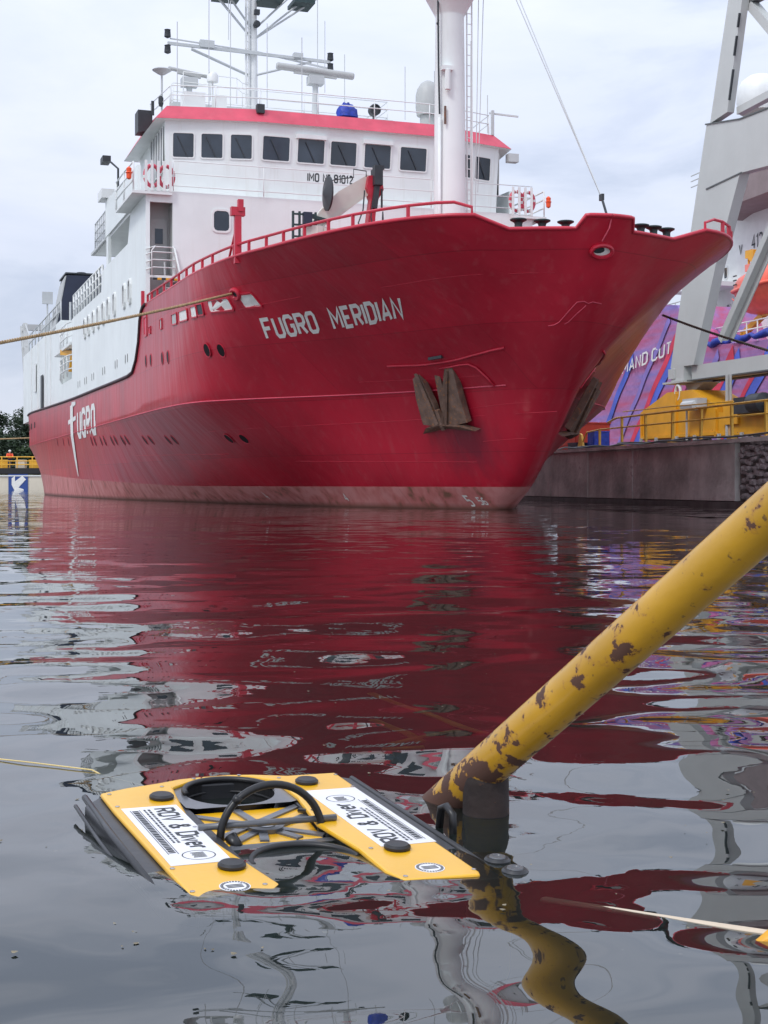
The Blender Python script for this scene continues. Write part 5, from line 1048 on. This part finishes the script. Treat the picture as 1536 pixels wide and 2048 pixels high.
def label(x0,x1,y0,y1,flip):
    o=MB().prism([(x0,y0,.0062),(x1,y0,.0062),(x1,y1,.0062),(x0,y1,.0062)],(0,0,.0007)).build('printed_label',WL,rov)
    cx,cy=(x0+x1)/2,(y0+y1)/2; W,H=abs(x1-x0),abs(y1-y0)
    def fn(px_,py_,hh):   # px_ along reading direction, py_ up
        def f_(u,v,k):
            a=px_+u*hh-H/2; b=py_+v*hh-W/2
            return (cx+b,cy-a,.0072+.00015*k) if not flip else (cx-b,cy+a,.0072+.00015*k)
        return f_
    m=MB(); lettering('ROV & Diver',fn(.02,.06,.035),.2,.26,m)
    for (s_,px_,py_,hh) in(('STATION HARBOUR',.02,.048,.008) if 0 else ('H  A  L L',.27,.07,.018),): lettering(s_,fn(.275,.06,.0),.1,.1,m) if 0 else None
    f_=fn(0,0,1)
    def bar(a,b,c,d): m.add([f_(a,c,0),f_(b,c,0),f_(b,d,0),f_(a,d,0)],[(0,1,2,3)])
    r=random.Random(5 if flip else 6)
    for yy,h_ in((.046,.005),(.038,.004)):
        a=.02
        while a<.24: w_=r.uniform(.004,.014); bar(a,a+w_,yy,yy+h_); a+=w_+.003
    bar(.02,.30,.012,.0135); bar(.02,.30,.0295,.031)
    a=.024
    while a<.29: w_=r.uniform(.005,.011); bar(a,a+w_,.0155,.0275); a+=w_+.0025
    K=30
    for k in range(K):
        t0,t1=2*math.pi*k/K,2*math.pi*(k+1)/K
        m.add([f_(.315+.026*math.cos(q)*s2_,.062+.03*math.sin(q)*s2_,0) for q,s2_ in((t0,1),(t1,1),(t1,.93),(t0,.93))],[(0,1,2,3)])
    for q in range(5): bar(.300+.006*q,.3035+.006*q,.05+.002*(q%2),.074)
    m.build('label_print',INK,o)
label(-.247,-.138,-.157,.203,False); label(.142,.252,-.157,.232,True)
for cx,cy in((-.175,-.285),(.175,-.29)):
    m=MB(); m.lathe([(.026,.0061),(.026,.0068),(.001,.0069)],(cx,cy,0),28); o=m.build('round_sticker',WL,rov); m=MB()
    for k in range(28):
        t0,t1=2*math.pi*k/28,2*math.pi*(k+.6)/28
        m.add([(cx+q*math.cos(t_),cy+q*math.sin(t_),.0072) for q,t_ in((.024,t0),(.024,t1),(.019,t1),(.019,t0))],[(0,1,2,3)])
    for yy in(-.006,0,.006): m.add([(cx-.014,cy+yy-.0016,.0073),(cx+.014,cy+yy-.0016,.0073),(cx+.014,cy+yy+.0016,.0073),(cx-.014,cy+yy+.0016,.0073)],[(0,1,2,3)])
    m.build('sticker_print',INK,o)
for sx in(-1,1):
    for dx,zz in((.292,-.006),(.31,-.022)):
        m=MB(); m.tube([(sx*dx+(0 if sx>0 else .006),.345,zz),(sx*dx,.1,zz),(sx*dx,-.3,zz)],.0065 if dx<.3 else .004,8); m.build('side_rail',BODY,rov,smooth='all')
m=MB(); m.tube([(.325,-.02,-.02),(.325,-.026,.028),(.327,-.045,.036),(.33,-.066,.025),(.33,-.072,-.02)],.008,8); m.build('lifting_loop',CABLE,rov,smooth='all')
for y_ in(-.27,-.335):
    m=MB(); m.lathe([(.022,-.02),(.024,.002),(.02,.006)],(.318,y_,0),18); o=m.build('corner_fitting',BODY,rov,smooth=True); m=MB(); m.lathe([(.015,.0062),(.014,.0085),(.008,.0085),(.007,.0068)],(.318,y_,0),18); m.build('fitting_ring',GB,o,smooth=True)
m=MB()
for cx,cy in [(-.248,-.29),(-.125,-.29),(-.248,-.17),(-.25,.22),(-.245,.31),(-.13,.34),(-.145,.05),(.245,-.32),(.115,-.32),(.252,.34),(.125,.345),(.25,.24),(.105,.04),(.12,-.16),(-.05,.385),(.05,.388)]: m.lathe([(.0045,.006),(.0045,.0075),(.001,.008)],(cx,cy,0),8)
tag(m.build('panel_screws',STEEL,rov),kind='stuff')
# tether
m=MB(); m.tube([(-1.6,3.75,.004),(-1.1,3.52,.003),(-.85,3.4,.003),(-.68,3.33,-.002),(-.55,3.2,-.03),(-.42,3.0,-.06),(-.35,2.9,-.05)],.0017,7); tag(m.build('tether',paint('pale_yellow_tether',(.65,.5,.2),.5,.1,8),smooth='all'),'thin pale yellow tether floating on the water behind the yellow drone','tether')
m=MB(); r_=random.Random(4)
for k in range(150):
    D=2.0*(1+r_.random()**1.5*3.2); x=r_.uniform(-.27,.3)*D; s_=r_.uniform(.0018,.006); a=r_.uniform(0,6.28); y=D
    m.add([(x+s_*math.cos(a+q)*(1 if j%2 else .6),y+s_*math.sin(a+q),.0025+.001*(j%2)) for j,q in enumerate((0,1.2,2.5,3.8,5.1))],[(0,1,2,3,4)])
tag(m.build('floating_debris',paint('debris',(.2,.17,.11),.8,.5,40)),kind='stuff')
# ------------------------------------------------------------------ slanting pipe frame
def pipe_mat():
    m=paint('chipped_yellow_pipe',(.5,.27,.014),.36,.15,5,bump=.0012,bscale=25,coat=.25); t=m.node_tree; L=t.links.new; b=next(n for n in t.nodes if n.type=='BSDF_PRINCIPLED'); old=b.inputs['Base Color'].links[0].from_socket
    c=N(t,'ShaderNodeTexCoord'); s=N(t,'ShaderNodeSeparateXYZ'); L(c.outputs['Object'],s.inputs[0])
    n=N(t,'ShaderNodeTexNoise'); n.inputs['Scale'].default_value=21; n.inputs['Detail'].default_value=10; n.inputs['Roughness'].default_value=.62; L(c.outputs['Object'],n.inputs[0])
    n2=N(t,'ShaderNodeTexNoise'); n2.inputs['Scale'].default_value=3.2; n2.inputs['Detail'].default_value=2; L(c.outputs['Object'],n2.inputs[0])
    th=N(t,'ShaderNodeMapRange'); th.inputs[1].default_value=0.0; th.inputs[2].default_value=.75; th.inputs[3].default_value=.0; th.inputs[4].default_value=-.13; L(s.outputs[2],th.inputs[0])
    lo=N(t,'ShaderNodeMapRange'); lo.inputs[1].default_value=.0; lo.inputs[2].default_value=.17; lo.inputs[3].default_value=.12; lo.inputs[4].default_value=0; L(s.outputs[2],lo.inputs[0])
    a=N(t,'ShaderNodeMath',operation='ADD'); L(n.outputs['Fac'],a.inputs[0]); L(th.outputs[0],a.inputs[1])
    a1=N(t,'ShaderNodeMath',operation='ADD'); L(a.outputs[0],a1.inputs[0]); L(lo.outputs[0],a1.inputs[1])
    k=N(t,'ShaderNodeMath',operation='MULTIPLY_ADD'); k.inputs[1].default_value=.24; L(n2.outputs['Fac'],k.inputs[0]); L(a1.outputs[0],k.inputs[2])
    q=N(t,'ShaderNodeMapRange'); q.inputs[1].default_value=.64; q.inputs[2].default_value=.652; L(k.outputs[0],q.inputs[0])
    rc=N(t,'ShaderNodeMix',data_type='RGBA'); rc.inputs[6].default_value=(.035,.02,.018,1); rc.inputs[7].default_value=(.14,.06,.035,1); L(n2.outputs['Fac'],rc.inputs[0])
    qe=N(t,'ShaderNodeMapRange'); qe.inputs[1].default_value=.6; qe.inputs[2].default_value=.645; qe.inputs[4].default_value=.6; L(k.outputs[0],qe.inputs[0])
    me_=N(t,'ShaderNodeMix',data_type='RGBA'); me_.inputs[7].default_value=(.3,.12,.03,1); L(qe.outputs[0],me_.inputs[0]); L(old,me_.inputs[6])
    n6=N(t,'ShaderNodeTexNoise'); n6.inputs['Scale'].default_value=55; n6.inputs['Detail'].default_value=5; L(c.outputs['Object'],n6.inputs[0])
    q6=N(t,'ShaderNodeMapRange'); q6.inputs[1].default_value=.66; q6.inputs[2].default_value=.7; q6.inputs[4].default_value=.8; L(n6.outputs['Fac'],q6.inputs[0])
    m6=N(t,'ShaderNodeMix',data_type='RGBA'); m6.inputs[7].default_value=(.1,.05,.025,1); L(q6.outputs[0],m6.inputs[0]); L(me_.outputs[2],m6.inputs[6]); old=m6.outputs[2]
    mx=N(t,'ShaderNodeMix',data_type='RGBA'); L(q.outputs[0],mx.inputs[0]); L(old,mx.inputs[6]); L(rc.outputs[2],mx.inputs[7]); L(mx.outputs[2],b.inputs['Base Color'])
    rr=N(t,'ShaderNodeMapRange'); rr.inputs[3].default_value=.36; rr.inputs[4].default_value=.8; L(q.outputs[0],rr.inputs[0]); L(rr.outputs[0],b.inputs['Roughness'])
    cw=N(t,'ShaderNodeMapRange'); cw.inputs[3].default_value=.25; cw.inputs[4].default_value=0; L(q.outputs[0],cw.inputs[0]); L(cw.outputs[0],b.inputs['Coat Weight'])
    return m
PY=pipe_mat()
pf=empty('steel_pipe_stand',(.2068,2.9,0),0,'chipped yellow pipe rising at a slant from a rust brown post in the water','pipe')
lo=Vector((.2414,2.842,.135)); hi=Vector((.616,2.294,.609)); d=(hi-lo); off=Vector((.2068,2.9,0))
a=lo-d*.36-off; b=lo+d*2.4-off
m=MB(); K=60; m.tube([a.lerp(b,i/K) for i in range(K+1)],.0437,32); m.build('slanting_pipe',PY,pf,smooth='all')
PB=paint('fouled_post',(.022,.013,.011),.75,.4,14,rust=.3,rcol=(.15,.065,.03),bump=.004,bscale=30); PU=paint('submerged_yellow_post',(.55,.3,.03),.5,.35,7,rust=.35,rcol=(.1,.04,.01))
m=MB(); m.lathe([(.02,-.012),(.0475,-.01),(.047,.03),(.0465,.06),(.046,.09),(.04,.1)],(0,0,0),32); m.build('rusted_collar',PB,pf,smooth=True)
m=MB(); m.lathe([(.0455,-1.6),(.0455,-.0125)],(0,0,0),28); m.build('post',PU,pf,smooth=True)
sub=[((-.04,4.55),(.1,4.2),(.2,3.95),(.27,3.8)),((-.03,4.0),(.06,3.82),(.1,3.66)),((.02,3.62),(.12,3.75),(.2,3.85)),((.0,3.55),(.1,3.58))]
m=MB()
for s_ in sub: m.tube([(x,y+.05,-.045-.012*i) for i,(x,y) in enumerate(s_)],.016,10)
tag(m.build('submerged_frame',PU,smooth='all'),'yellow tubes of a sunken frame showing faintly under the dark red reflection','frame')
m=MB(); m.tube([(.26,2.33,-.03),(.36,2.26,-.018),(.46,2.19,-.014),(.56,2.13,-.012),(.8,2.0,-.012)],.014,8); tag(m.build('sunken_rope',paint('pale_rope',(.6,.5,.38),.8,.1,9),smooth='all'),'pale rope just under the surface right of the drone','rope')
m=MB(); m.tube([(.535,2.07,-.012),(.6,2.11,.012),(.9,2.3,.12)],[.01,.017,.02],12); m.tube([(.55,2.08,-.01),(.62,2.0,-.06)],.016,8); tag(m.build('pipe_end',YEL,smooth='all'),'short yellow pipe end poking out of the water below the slanting pipe','pipe')
